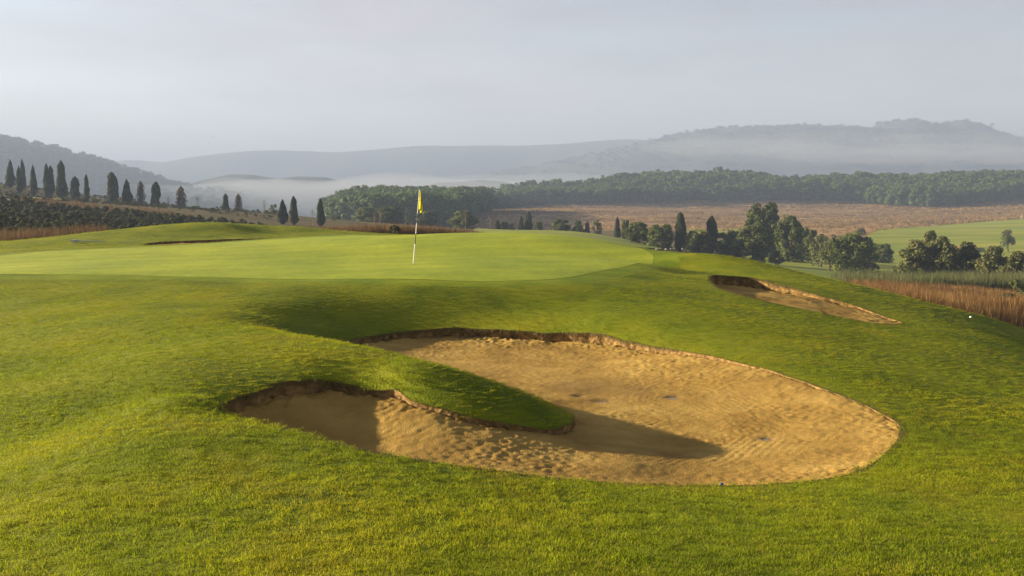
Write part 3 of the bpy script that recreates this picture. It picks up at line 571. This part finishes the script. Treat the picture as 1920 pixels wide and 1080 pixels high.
K_oak = [crown_mesh('oak_crown', M['oak'], 58, 120, .032, base=-.08) for k in range(4)]
K_wil = [crown_mesh('willow_crown', M['willow'], 52, 120, .032, base=.0, shape=1.2) for k in range(4)]
K_lig = [crown_mesh('light_crown', M['lightleaf'], 24, 90, .030, base=.05) for k in range(2)]
K_lone = [crown_mesh('lone_crown', M['oak'], 26, 110, .028, base=.26) for k in range(2)]
K_wood = [crown_mesh('wood_crown', M['wood'], 22, 70, .040, base=.15) for k in range(6)]
K_scr = [crown_mesh('scrub_bush', M['scrub'], 12, 60, .05, base=.0, shape=1.2) for k in range(5)]
K_bush = [crown_mesh('bush_crown', M['scrub'], 18, 80, .04, base=.0, shape=1.2) for k in range(2)]
K_cyp = [cypress_mesh('cypress_crown', M['cypress'], 3600, .05, fat=f, blunt=b) for f, b in ((1, 0), (.9, .25), (1.1, .1), (1.2, .5))]
K_lop = cypress_mesh('cypress_crown', M['cypress'], 3400, .05, fat=1.3, blunt=.6, lop=.25)
K_dry = [cypress_mesh('dry_cypress_crown', M['cypressbrown'], 1500, .045, fat=f, sparse=True, blunt=.2) for f in (1.4, 1.5)]
K_tw = [cypress_mesh('twig_crown', M['cypressbrown'], 260, .022, fat=f, sparse=True, blunt=.3) for f in (1.6, 1.7)]
T_oak = [trunk_mesh('trunk', M['bark'], 6, .7, .03, s) for s in (1, 2, 3)]
T_cyp = trunk_mesh('trunk', M['bark'], 0, .8, .018, 4); T_pale = trunk_mesh('trunk', M['palebark'], 7, .98, .022, 5, .16)

# woods and hillside trees (each reads as one mass)
wood_me = K_wood
fw = []
p = fan(880, 2120, 632, 740, 5200); back = 620 + 22 * vnoise(p[:, 0] * .01, p[:, 1] * 0, 81)
lim = np.interp((p[:, 0] / p[:, 1] * FPX + 960), [880, 1000, 1300, 1600, 1720, 1850, 1950, 2100], [575, 612, 650, 650, 606, 618, 650, 650])
px_ = p[:, 0] / p[:, 1] * FPX + 960; p2 = fan(880, 2120, 575, 740, 5200); px2 = p2[:, 0] / p2[:, 1] * FPX + 960
lim2 = np.interp(px2, [880, 1000, 1300, 1600, 1720, 1850, 1950, 2100], [575, 612, 650, 650, 606, 618, 650, 650])
p2 = p2[p2[:, 1] > lim2 + 6 * rng.random(len(p2))]
s_ = rng.uniform(7, 13, len(p2)) * (1 + .35 * fbm(p2[:, 0] * .02, p2[:, 1] * .03, 83, 3)); wd = s_ * rng.uniform(.75, 1.15, len(p2))
scatter('wood', np.c_[p2, H(p2) - .8], wood_me, s_, 'long dense green wood along the top of the dry field', 'wood', tilt=.04, sxyz=np.c_[wd, wd, s_])
p2 = fan(612, 915, 335, 520, 1500); px2 = p2[:, 0] / p2[:, 1] * FPX + 960; ok = p2[:, 1] > np.interp(px2, [612, 640, 690, 830, 880, 915], [400, 350, 345, 350, 430, 500]); p2 = p2[ok]
s_ = rng.uniform(9, 14, len(p2)) * np.clip(np.interp(p2[:, 0] / p2[:, 1] * FPX + 960, [610, 660, 900], [.7, 1, 1]), .5, 1); wd = s_ * rng.uniform(.8, 1.2, len(p2))
scatter('wood', np.c_[p2, H(p2) - .6], wood_me, s_, 'green wood behind the flag in the middle distance', 'wood', tilt=.04, sxyz=np.c_[wd, wd, s_])
ii = rng.random((7000, 2)); ii = ii[ii[:, 1] < .58]
vi = (ii[:, 1] * 59).astype(int); hi_ = (ii[:, 0] * 219).astype(int); fx = ii[:, 0] * 219 - hi_; fy = ii[:, 1] * 59 - vi
LVg = LV.reshape(60, 220, 3); q = (LVg[vi, hi_] * (1 - fx)[:, None] + LVg[vi, np.minimum(hi_ + 1, 219)] * fx[:, None]) * (1 - fy)[:, None] + (LVg[np.minimum(vi + 1, 59), hi_] * (1 - fx)[:, None] + LVg[np.minimum(vi + 1, 59), np.minimum(hi_ + 1, 219)] * fx[:, None]) * fy[:, None]
s_ = rng.uniform(7, 12, len(q))
scatter('hillside_wood', q - [0, 0, 2.5], wood_me, s_, 'trees covering the blue hazy hill at the left', 'wood', tilt=.04, sxyz=np.c_[s_ * 1.5, s_ * 1.5, s_])
ii = rng.random((5000, 2)); ii = ii[(ii[:, 1] < .56) & (ii[:, 1] > .2)]; FVg = FV.reshape(60, 600, 3); vi = (ii[:, 1] * 59).astype(int); hi_ = (ii[:, 0] * 599).astype(int)
q = FVg[vi, hi_] + rng.normal(0, 6, (len(vi), 3)) * [1, 1, 0]; s_ = rng.uniform(6, 11, len(q))
scatter('hillside_wood', q - [0, 0, 4], wood_me, s_, 'trees covering the broad hazy mountain at the right', 'wood', tilt=.04, sxyz=np.c_[s_ * 1.8, s_ * 1.8, s_])

# scrub on the bank at the left
p = fan(-120, 530, 68, 150, 5600); px_ = p[:, 0] / p[:, 1] * FPX + 960
s_ = (.35 + 1.25 * rng.random(len(p)) ** 1.5) * (1 + .5 * fbm(p[:, 0] * .07, p[:, 1] * .07, 91, 2)) * np.clip(np.interp(px_, [0, 250, 450, 530], [1.1, 1, .8, .5]), .4, 1.2)
scatter('scrub', np.c_[p, H(p) - .15], K_scr, s_, 'dark dense scrub on the bank below the cypress trees', 'scrub', tilt=.1, sxyz=np.c_[s_ * 1.1, s_ * 1.1, s_])
p = fan(40, 330, 150, 178, 420)
scatter('dry_grass', np.c_[p, H(p) - .05], reed_r, .35 + .4 * rng.random(len(p)), 'strip of reddish dry grass along the top of the scrub bank', 'grass')
p = fan(-60, 520, 185, 320, 1500); s_ = .4 + 1.0 * rng.random(len(p)) ** 2
scatter('scrub', np.c_[p, H(p) - .1], K_scr, s_, 'low bushes scattered between the cypress trees', 'scrub', sxyz=np.c_[s_ * 1.3, s_ * 1.3, s_ * .8])

# dry field and fairways in the valley
def zone(pxs, step, lift, name, mat, label, cat, d0=60, d1=900):
    q = np.array([(*hit(a, b, d0, d1), 0, 0) for a, b in pxs]); poly = spline(q, step * 1.5)
    patch(name, poly, step, lambda p: H(p) + lift, mat, label, cat); return poly
zf = np.array([((a - 960) / FPX * d, d, 0, 0) for a, d in ((850,395),(900,352),(1000,335),(1200,330),(1450,330),(1600,300),(1660,345),(1760,405),(1920,440),(2140,450),(2140,700),(1900,660),(1600,660),(1300,660),(1000,640),(885,585),(860,480))])
ZF = spline(zf, 9); patch('dry_field', ZF, 5, lambda p: H(p) + .12, M['field'], 'brown and golden dry field below the long wood', 'field')
p = fan(850, 2120, 315, 655, 20000, .6); p = p[nearest(p, ZF)[0] > -2]
s_ = (.5 + .7 * rng.random(len(p))) * np.clip(1 + 1.2 * fbm(p[:, 0] * .02, p[:, 1] * .03, 95, 3), .3, 2)
scatter('field_grass', np.c_[p, H(p) + .05], tuss, s_, 'tussocky dry grass all over the brown field', 'grass', sxyz=np.c_[s_ * 1.3, s_ * 1.3, s_])
def wz(lst): return spline(np.array([((a - 960) / FPX * d, d, 0, 0) for a, d in lst]), 4)
patch('fairway', wz([(1600,255),(1640,330),(1740,396),(1920,430),(2120,440),(2120,250),(1920,225),(1750,230),(1650,235)]), 4, lambda p: H(p) + .3, M['fair'], 'wide green fairway rising at the far right', 'fairway')
patch('fairway', wz([(1400,200),(1430,232),(1560,235),(1640,235),(1700,235),(1720,175),(1650,128),(1550,125),(1460,150)]), 4, lambda p: H(p) + .25, M['fair'], 'green fairway between the lone tree and the willows', 'fairway')
patch('fairway', wz([(890,175),(900,215),(960,228),(1060,232),(1180,240),(1240,225),(1240,170),(1160,140),(1050,150),(950,160)]), 4, lambda p: H(p) + .25, M['fair'], 'pale green fairway mounds just beyond the green', 'fairway')
patch('fairway', wz([(1270,322),(1285,350),(1400,352),(1400,322)]), 4, lambda p: H(p) + .5, M['fair'], 'narrow strip of fairway beside the tall cypress', 'fairway')
patch('fairway', wz([(-60,192),(-60,225),(60,226),(125,215),(120,196),(40,190)]), 3, lambda p: H(p) + .3, M['fair'], 'small green patch left of the cypress row', 'fairway')
patch('far_bunker', wz([(1778,262),(1785,272),(1825,274),(1832,264)]), 1.5, lambda p: H(p) + .9, M['sand'], 'small pale sand bunker between the willows', 'sand')

# ------------------------------------------------------------------ single trees: (px, top py, half width px, depth)
def tree(name, px, top, hw, d, crown, trunk, label, cat, group, sway=0):
    x = (px - 960) / FPX * d; z = h1(x, d) - .1; h = (ray(px, top)[1] * d) - z; w = 2 * hw / FPX * d
    t = empty(name, (x, d, z)); t.rotation_euler = (0, sway, rng.uniform(0, 6.28) if name != 'cypress_tree_lopsided' else 0); tag(t, label, cat, group)
    c = bpy.data.objects.new('crown', crown); C.objects.link(c); c.parent = t; c.scale = (w, w, h)
    k = bpy.data.objects.new('trunk', trunk); C.objects.link(k); k.parent = t; ks = min(w * 1.3, h) if w < h * .5 else h; k.scale = (ks, ks, h) if name != 'bush' else (ks * .5, ks * .5, h * .6)
    return t
row = [(24,301,9,250,0,'round based dark cypress, leftmost of the row on the slope'),(41,312,7,240,0,'shorter cypress leaning in front of its taller neighbour, second in the row'),(49,300,5.5,252,1,'slim cypress partly hidden by the shorter one, third from left'),
 (67,310,7,238,0,'slender pointed cypress standing alone, fourth in the row'),(92,308,8,235,2,'cypress with narrow foot in front of its twin, fifth in the row'),(100,312,7,248,1,'cypress half hidden behind its twin, sixth in the row'),
 (120,303,10.5,233,1,'tallest and broadest cypress of the left hand group'),(166,328,5.2,228,1,'thin small cypress standing alone right of the ragged one'),(215,324,10.5,226,3,'very broad blunt cypress with a wide foot'),(242,337,10,226,0,'broad pointed cypress right of the very broad blunt one')]
for px, top, hw, d, v, lb in row: tree('cypress_tree', px, top, hw * .86, d, K_cyp[v], T_cyp, lb, 'cypress', 'cypress trees on the left slope', sway=rng.uniform(-.035, .035))
tree('cypress_tree', 144, 332, 7.5, 230, K_lop, T_cyp, 'ragged short cypress with a forked top', 'cypress', 'cypress trees on the left slope')
tree('cypress_tree', 267, 340, 7.5, 226, K_dry[0], T_cyp, 'brownish thin cypress between two dark ones', 'cypress', 'cypress trees on the left slope')
o = tree('cypress_tree', 294, 342, 8, 225, K_lop, T_cyp, 'dark cypress whose blunt top bulges to the right', 'cypress', 'cypress trees on the left slope'); o.rotation_euler = (0, 0, 0)
tree('cypress_tree', 342, 350, 10, 225, K_dry[1], T_cyp, 'sparse see through cypress low on the slope', 'cypress', 'cypress trees on the left slope')
tree('cypress_tree', 425, 364, 6, 224, K_cyp[1], T_cyp, 'small dark cypress alone right of the long row', 'cypress', 'cypress trees on the left slope')
tree('cypress_tree', 449, 364, 7.5, 224, K_dry[0], T_cyp, 'thin greyish cypress beside the small dark one', 'cypress', 'cypress trees on the left slope')
for px, top, hw, d, v, lb in ((531,375,9,176,0,'broad pointed cypress behind the grassy mound, left of a pair'),(552,369,7,178,1,'tall slim cypress behind the grassy mound, right of a pair'),(602,374,7,180,1,'lone slim cypress where the wood begins'),
    (1275,400,9.5,185,3,'tall dark cypress behind the right shoulder of the green'),(1157,407,6,205,0,'small pointed cypress on the fairway mound'),(977,406,6.5,235,0,'shorter of two cypresses in the middle distance'),(991,398,7.5,236,2,'taller of two cypresses in the middle distance'),(933,413,6,238,2,'stubby dark cypress left of the two in the middle distance'),(1101,416,5,236,1,'small cypress between two round trees')):
    tree('cypress_tree', px, top, hw, d, K_cyp[v], T_cyp, lb, 'cypress', 'cypress trees in the valley')
tree('cypress_tree', 1334, 407, 10, 184, K_cyp[3], T_cyp, 'blunt cypress with brownish foot among dark bushes', 'cypress', 'cypress trees in the valley')
for px, top, d, lb in ((318,368,224,'bare twiggy sapling right of the bulging cypress'),(372,369,224,'bare twiggy sapling between two thin cypresses'),(497,374,205,'bare sapling on the small brown knoll'),(587,392,172,'bare brown bush between two cypresses'),(703,396,200,'tan dead tree left of the flag'),(713,397,202,'second tan dead tree left of the flag'),(762,385,200,'pale dead trunk just left of the flag'),(873,393,200,'pale dead pole standing in the bushes right of the flag'),(919,405,200,'thin dead stem at the edge of the fairway')):
    tree('bare_tree', px, top, 7, d, K_tw[0], T_pale, lb, 'bare tree', 'bare trees in the distance')
G1 = 'broadleaf trees in the valley'
for px, top, hw, d, cr_, lb in (
 (1195,417,26,186,K_oak[0],'dark rounded tree left of the tall cypress, nearer the green'),(1240,422,28,182,K_oak[1],'bushy olive green tree touching the tall cypress'),(1308,432,27,180,K_oak[2],'low dark tree between the two tall cypresses'),
 (1366,432,30,184,K_oak[3],'dull green tree right of the blunt cypress'),(1412,424,40,178,K_oak[0],'big dark tree in front of the tall round one'),(1433,383,37,215,K_oak[1],'tall round topped tree, highest of the right hand clump'),
 (1482,405,27,200,K_oak[2],'tall tree right of the highest round topped one'),(1515,426,19,205,K_oak[3],'slim grey green tree with gaps behind the lone tree'),(1540,440,24,188,K_lig[0],'yellowish loose tree behind the lone tree'),
 (1603,438,40,168,K_oak[2],'large round dark tree beside the lone tree'),(1572,445,17,172,K_lig[1],'light leafed tree between lone tree and large round tree'),(1614,428,10,320,K_oak[1],'small far tree at the edge of the dry field'),
 (1655,456,19,225,K_oak[3],'small bushy tree on the fairway'),(1890,432,16,262,K_lone[0],'small tree with narrow foot on the far fairway'),
 (1716,452,36,128,K_wil[0],'leftmost willow behind the green reeds'),(1742,436,32,134,K_wil[1],'tallest willow behind the green reeds'),(1768,446,34,127,K_wil[2],'dense willow right of the tallest one'),
 (1815,456,34,128,K_wil[3],'willow right of the small pale bunker'),(1866,464,36,122,K_wil[0],'broad olive willow near the right edge'),(1908,474,34,117,K_wil[1],'willow cut by the right edge of the picture'),
 (870,396,28,235,K_oak[0],'rounded dark tree beside the pale dead pole'),(946,416,9,238,K_oak[1],'small tree right of the stubby cypress'),(960,420,9,238,K_lig[0],'light green bush left of the two cypresses'),(1010,416,12,240,K_oak[2],'dark bush right of the two cypresses'),
 (1052,409,17,238,K_oak[3],'larger pale round tree in the middle distance'),(1084,414,14,236,K_oak[0],'round dark tree next to the small cypress'),(1119,412,13,238,K_lig[1],'grey green tree right of the small cypress'),(1173,413,10,206,K_oak[1],'small tree beside the pointed cypress on the mound'),
 (690,389,24,260,K_oak[2],'dark tree in front of the wood, left of the dead trees'),(728,386,28,258,K_oak[3],'dark tree in front of the wood near the flag'),(800,396,24,255,K_oak[0],'dark tree in front of the wood right of the flag'),(515,383,11,230,K_lig[0],'small round light tree behind the brown knoll'),(630,404,13,200,K_lig[1],'light green bush right of the lone slim cypress')):
    tree('broadleaf_tree' if hw > 12 else 'small_tree', px, top, hw * (1.15 if hw > 16 else 1), d, cr_, T_oak[int(px) % 3], lb, 'tree', G1, sway=rng.uniform(-.03, .03))
tree('broadleaf_tree', 1556, 443, 23, 166, K_lone[1], T_oak[1], 'lone tree with a visible dark trunk on the fairway', 'tree', G1)
for px, top, hw, d, lb in ((740,421,18,66.5,'dark green bush at the back edge of the green'),(1905,523,24,66,'yellow green bush above the brown reeds at the right edge'),(1625,474,15,215,'low bush left of the small bushy tree'),(1340,452,22,178,'dark bush at the foot of the blunt cypress'),(1455,470,22,182,'low bush beneath the tall round topped tree'),(1640,494,14,163,'low bush at the foot of the large round tree')):
    t = tree('bush', px, top, hw, d, K_lig[0] if 'yellow' in lb else K_bush[int(px) % 2], T_oak[0], lb, 'bush', 'single bushes')

# ------------------------------------------------------------------ flagstick
fx, fy, _ = at(775, 497, z=-1.73); fz0 = h1(fx, fy) + .018
tx, ty, tz = at(787, 355, d=fy + .05); Lf = math.sqrt((tx - fx) ** 2 + (tz - fz0) ** 2)
fs = empty('flagstick', (fx, fy, fz0)); tag(fs, 'leaning black and white flagstick with limp yellow flag on the green', 'flagstick')
fs.rotation_euler = (0, math.atan2(tx - fx, tz - fz0), 0)
def lathe(rings, K=12):
    V = []; F = []
    for r, z in rings: V += [(r * math.cos(6.28318 * k / K), r * math.sin(6.28318 * k / K), z) for k in range(K)]
    for i in range(len(rings) - 1):
        for k in range(K): F.append((i * K + k, i * K + (k + 1) % K, (i + 1) * K + (k + 1) % K, (i + 1) * K + k))
    F.append(tuple(range(K))[::-1]); F.append(tuple((len(rings) - 1) * K + k for k in range(K))); return V, F
bands = [0, .268, .408, .548, .675, 1.0]
for i in range(5):
    r = .0145 - .0012 * i; a, b = bands[i] * Lf, bands[i + 1] * Lf
    V, F_ = lathe([(r * 1.0, a), (r, b - .008), (r * 1.12, b - .006), (r * 1.12, b)] if i < 4 else [(r, a), (r, b - .01), (r * .6, b)])
    mesh_obj('pole_section', V, F_, M['black'] if i % 2 else M['white'], fs, smooth=False)
# limp flag: a cloth folded into vertical pleats hanging from the top of the stick
nv, nu = 26, 22; V = []; top_f, len_f = Lf - .01, .575
for j in range(nv):
    v = j / (nv - 1); wid = .015 + .115 * min(1, v * 1.3) ** .8 * (1 - .55 * max(0, (v - .8) / .2) ** 2)
    for i in range(nu):
        u = i / (nu - 1); x = .012 + wid * u * (1 - .15 * math.sin(v * 3)) + .012 * v; y = .035 * math.sin(u * 9.5 + v * 1.5) * min(1, v * 2 + .15) - .01
        z = top_f - len_f * v * (1 - .10 * math.cos(u * 3.14)) - .06 * u * (1 - v)
        V.append((x, y, z))
F_ = [(j * nu + i, j * nu + i + 1, (j + 1) * nu + i + 1, (j + 1) * nu + i) for j in range(nv - 1) for i in range(nu - 1)]
flag = mesh_obj('flag', V, F_, M['yellow'], fs, smooth=True); sm = flag.modifiers.new('cloth_thickness', 'SOLIDIFY'); sm.thickness = .003
em = [(.045, -.062, top_f - .285), (.075, -.062, top_f - .262), (.10, -.06, top_f - .268), (.098, -.06, top_f - .282), (.072, -.062, top_f - .278), (.05, -.062, top_f - .298)]
emo = mesh_obj('flag_mark', em + [(x, y + .004, z) for x, y, z in em], [(0, 1, 2, 3, 4, 5), (11, 10, 9, 8, 7, 6)] + [(i, i + 6, (i + 1) % 6 + 6, (i + 1) % 6) for i in range(6)], M['darkcloth'], flag)
V, F_ = lathe([(.054, .001), (.054, .004), (.048, .004), (.048, .001)], 20); mesh_obj('hole_rim', V, F_, M['black'], fs)

# ------------------------------------------------------------------ small things
def box(cx, cy, cz, sx, sy, sz):
    V = [(cx + a * sx / 2, cy + b * sy / 2, cz + c * sz / 2) for c in (-1, 1) for b in (-1, 1) for a in (-1, 1)]
    return V, [(0, 2, 3, 1), (4, 5, 7, 6), (0, 1, 5, 4), (2, 6, 7, 3), (0, 4, 6, 2), (1, 3, 7, 5)]
def tubeline(p0, p1, r, K=8):
    p0, p1 = Vector(p0), Vector(p1); d = (p1 - p0).normalized(); u = d.orthogonal().normalized(); w = d.cross(u)
    V = [tuple(p + (u * math.cos(6.283 * k / K) + w * math.sin(6.283 * k / K)) * r) for p in (p0, p1) for k in range(K)]
    return V, [(k, (k + 1) % K, K + (k + 1) % K, K + k) for k in range(K)] + [tuple(range(K))[::-1], tuple(range(K, 2 * K))]
# rake lying by the thin back bunker
rx, ry = hit(140, 455.5, 30, 60); rz = h1(rx, ry)
rk = empty('bunker_rake', (rx, ry, rz)); tag(rk, 'grey bunker rake lying on the grass left of the grassy mound', 'rake')
V, F_ = tubeline((.05, 0, .10), (1.25, .1, h1(rx + 1.25, ry + .1) - rz + .05), .018); mesh_obj('handle', V, F_, M['grey'], rk)
V, F_ = box(0, 0, .09, .12, .5, .10); hd = mesh_obj('head', V, F_, M['grey'], rk)
for k in range(8):
    V, F_ = box(0, -.22 + k * .063, .03, .015, .015, .07); mesh_obj('tooth', V, F_, M['grey'], hd)
def ball(name, c, r, mat, label, cat, sq=1.0, n=10, rough=0, group=None):
    V = []; F_ = []
    for i in range(n + 1):
        for j in range(2 * n):
            a, b = math.pi * i / n, math.pi * j / n; q = np.array([math.sin(a) * math.cos(b), math.sin(a) * math.sin(b), math.cos(a) * sq])
            if rough: q = q * (1 + rough * float(vnoise(np.array([q[0] * 1.7 + c[0]]), np.array([q[1] * 1.7 + q[2] + c[1]]), 5)[0]))
            V.append(q * r + np.array(c))
    for i in range(n):
        for j in range(2 * n): F_.append((i * 2 * n + j, (i + 1) * 2 * n + j, (i + 1) * 2 * n + (j + 1) % (2 * n), i * 2 * n + (j + 1) % (2 * n)))
    o = mesh_obj(name, V, F_, mat, smooth=not rough); tag(o, label, cat, group); return o
x, y = hit(1820, 597.5, 12, 40); ball('golf_ball', (x, y, h1(x, y) + .035), .03, M['white'], 'white golf ball lying on the right hand slope', 'golf ball')
x, y, z = at(1352, 916, z=-2.42); ball('bottle_cap', (x, y - .02, h1(x, y - .02) + .035), .018, M['blue'], 'tiny dark blue cap on the near edge of the front bunker', 'cap', sq=.6)
for k, (px, s) in enumerate(((1231, .20), (1237, .12), (1249, .26), (1258, .13), (1264, .18), (1280, .15))):
    d = 44; x = (px - 960) / FPX * d; kz = ray(px, 465)[1]
    ball('stone', (x, d, kz * d - s * .3), s * .38, M['stone'], ('leftmost of', 'second from left of', 'third from left of', 'fourth from left of', 'fifth from left of', 'rightmost of')[k] + ' the pale stones behind the right shoulder of the green', 'stone', sq=.6, n=6, rough=.5, group='pale stones beyond the green')
def post(px, py, d, h, label):
    x = (px - 960) / FPX * d; V, F_ = lathe([(.05, 0), (.05, h - .05), (.03, h)], 8); o = mesh_obj('marker_post', V, F_, M['white']); o.location = (x, d, h1(x, d)); tag(o, label, 'post', 'white marker posts')
post(1610, 515, 112, 2.0, 'white marker post in the green reeds below the large round tree'); post(1536, 497, 180, 1.0, 'white marker post on the fairway left of the lone tree')
post(1914, 410, 428, 2.2, 'left of two white posts at the far right field edge'); post(1918.5, 410, 428, 2.2, 'right of two white posts at the far right field edge')
def house(px, d, w, h, label):
    x = (px - 960) / FPX * d; z = h1(x, d) - .3; t = empty('house', (x, d, z)); tag(t, label, 'house', 'far houses on the left slope')
    V, F_ = box(0, 0, h / 2, w, w * .8, h); wl_ = mesh_obj('wall', V, F_, M['plaster'], t)
    a, b = w / 2 + .25, w * .4 + .25; V = [(-a, -b, h), (a, -b, h), (a, b, h), (-a, b, h), (-a, 0, h + 1.1), (a, 0, h + 1.1)]; V = [(p[0], p[1], p[2] + .004) for p in V]
    mesh_obj('roof', V, [(0, 1, 5, 4), (2, 3, 4, 5), (1, 2, 5), (3, 0, 4), (3, 2, 1, 0)], M['tile'], t)
    for sx in (-.25, .25):
        V, F_ = box(sx * w, -w * .4 - .02, h * .55, w * .16, .06, h * .3); mesh_obj('window', V, F_, M['glass'], wl_)
house(134, 330, 4.0, 3.4, 'small far house just left of the ragged short cypress'); house(229, 330, 4.0, 3.6, 'small orange roofed house between the two broad cypresses')
# soaring bird
bx, by, bz = at(400, 257, d=280); bd = empty('bird', (bx, by, bz)); tag(bd, 'tiny dark bird flying in the grey sky at the left', 'bird')
V, F_ = lathe([(.005, -.16), (.05, -.08), (.06, 0), (.04, .1), (.005, .2)], 8); b0 = mesh_obj('body', [(p[2], p[0], p[1]) for p in V], F_, M['black'], bd)
for s in (-1, 1): mesh_obj('wing', [(.07, 0, .02), (-.08, 0, .02), (.0, s * .25, .09), (-.12, s * .25, .09), (-.12, s * .48, .05), (.07, 0, 0), (-.08, 0, 0), (0, s * .25, .08), (-.12, s * .25, .08)], [(0, 1, 3, 2), (2, 3, 4), (5, 7, 8, 6), (7, 4, 8), (0, 2, 7, 5), (1, 6, 8, 3)], M['black'], bd)

# ------------------------------------------------------------------ air
def volume(name, density, color, aniso=0.0):
    m = bpy.data.materials.new(name); m.use_nodes = True; n = m.node_tree.nodes; n.remove(n['Principled BSDF'])
    v = n.new('ShaderNodeVolumePrincipled'); v.inputs['Color'].default_value = (*color, 1); v.inputs['Density'].default_value = density; v.inputs['Anisotropy'].default_value = aniso
    m.node_tree.links.new(v.outputs[0], n['Material Output'].inputs['Volume']); return m
V, F_ = box(0, 1500, 88, 13000, 9600, 296); hz_ = mesh_obj('haze', V, F_, volume('haze_air', .00056, (.285, .36, .545), .1)); tag(hz_, 'pale morning haze filling the valley air', 'haze', kind='stuff')
def mist(px, d, z, rx, ry, rz, dens, label):
    n = 24; V = []; F_ = []; cx = (px - 960) / FPX * d
    for i in range(n + 1):
        for j in range(2 * n):
            a, b = math.pi * i / n, math.pi * j / n; q = np.array([math.sin(a) * math.cos(b), math.sin(a) * math.sin(b), math.cos(a)])
            k = 1 + .25 * math.sin(q[0] * 5 + px) * .5 + .12 * math.sin(q[0] * 13 + q[1] * 3)
            V.append((cx + q[0] * rx, d + q[1] * ry, z + q[2] * rz * k))
    for i in range(n):
        for j in range(2 * n): F_.append((i * 2 * n + j, (i + 1) * 2 * n + j, (i + 1) * 2 * n + (j + 1) % (2 * n), i * 2 * n + (j + 1) % (2 * n)))
    o = mesh_obj('mist', V, F_, volume('mist_air', dens, (.47, .51, .59))); tag(o, label, 'mist', group='wisps of mist' if 'wisp' in label else None, kind='stuff')
mist(660, 1350, 2, 380, 180, 32, .004, 'white mist lying in the valley behind the flag')
mist(1000, 1560, 28, 320, 110, 16, .003, 'streak of mist at the foot of the far mountain')
for k_ in range(7):
    mist(420 + 95 * k_ + rng.uniform(-30, 30), 1420 + 40 * k_, 8 + rng.uniform(-6, 16), rng.uniform(90, 170), 90, rng.uniform(9, 20), .004, 'wisp of white mist in the valley behind the flag')
for k_ in range(5):
    mist(1380 + 130 * k_, 1750, 88 + rng.uniform(-10, 14), rng.uniform(110, 190), 70, rng.uniform(9, 17), .0022, 'wisp of mist in front of the far right mountain')
mist(1720, 1500, 80, 420, 110, 26, .0015, 'band of mist drifting across the far right mountain')
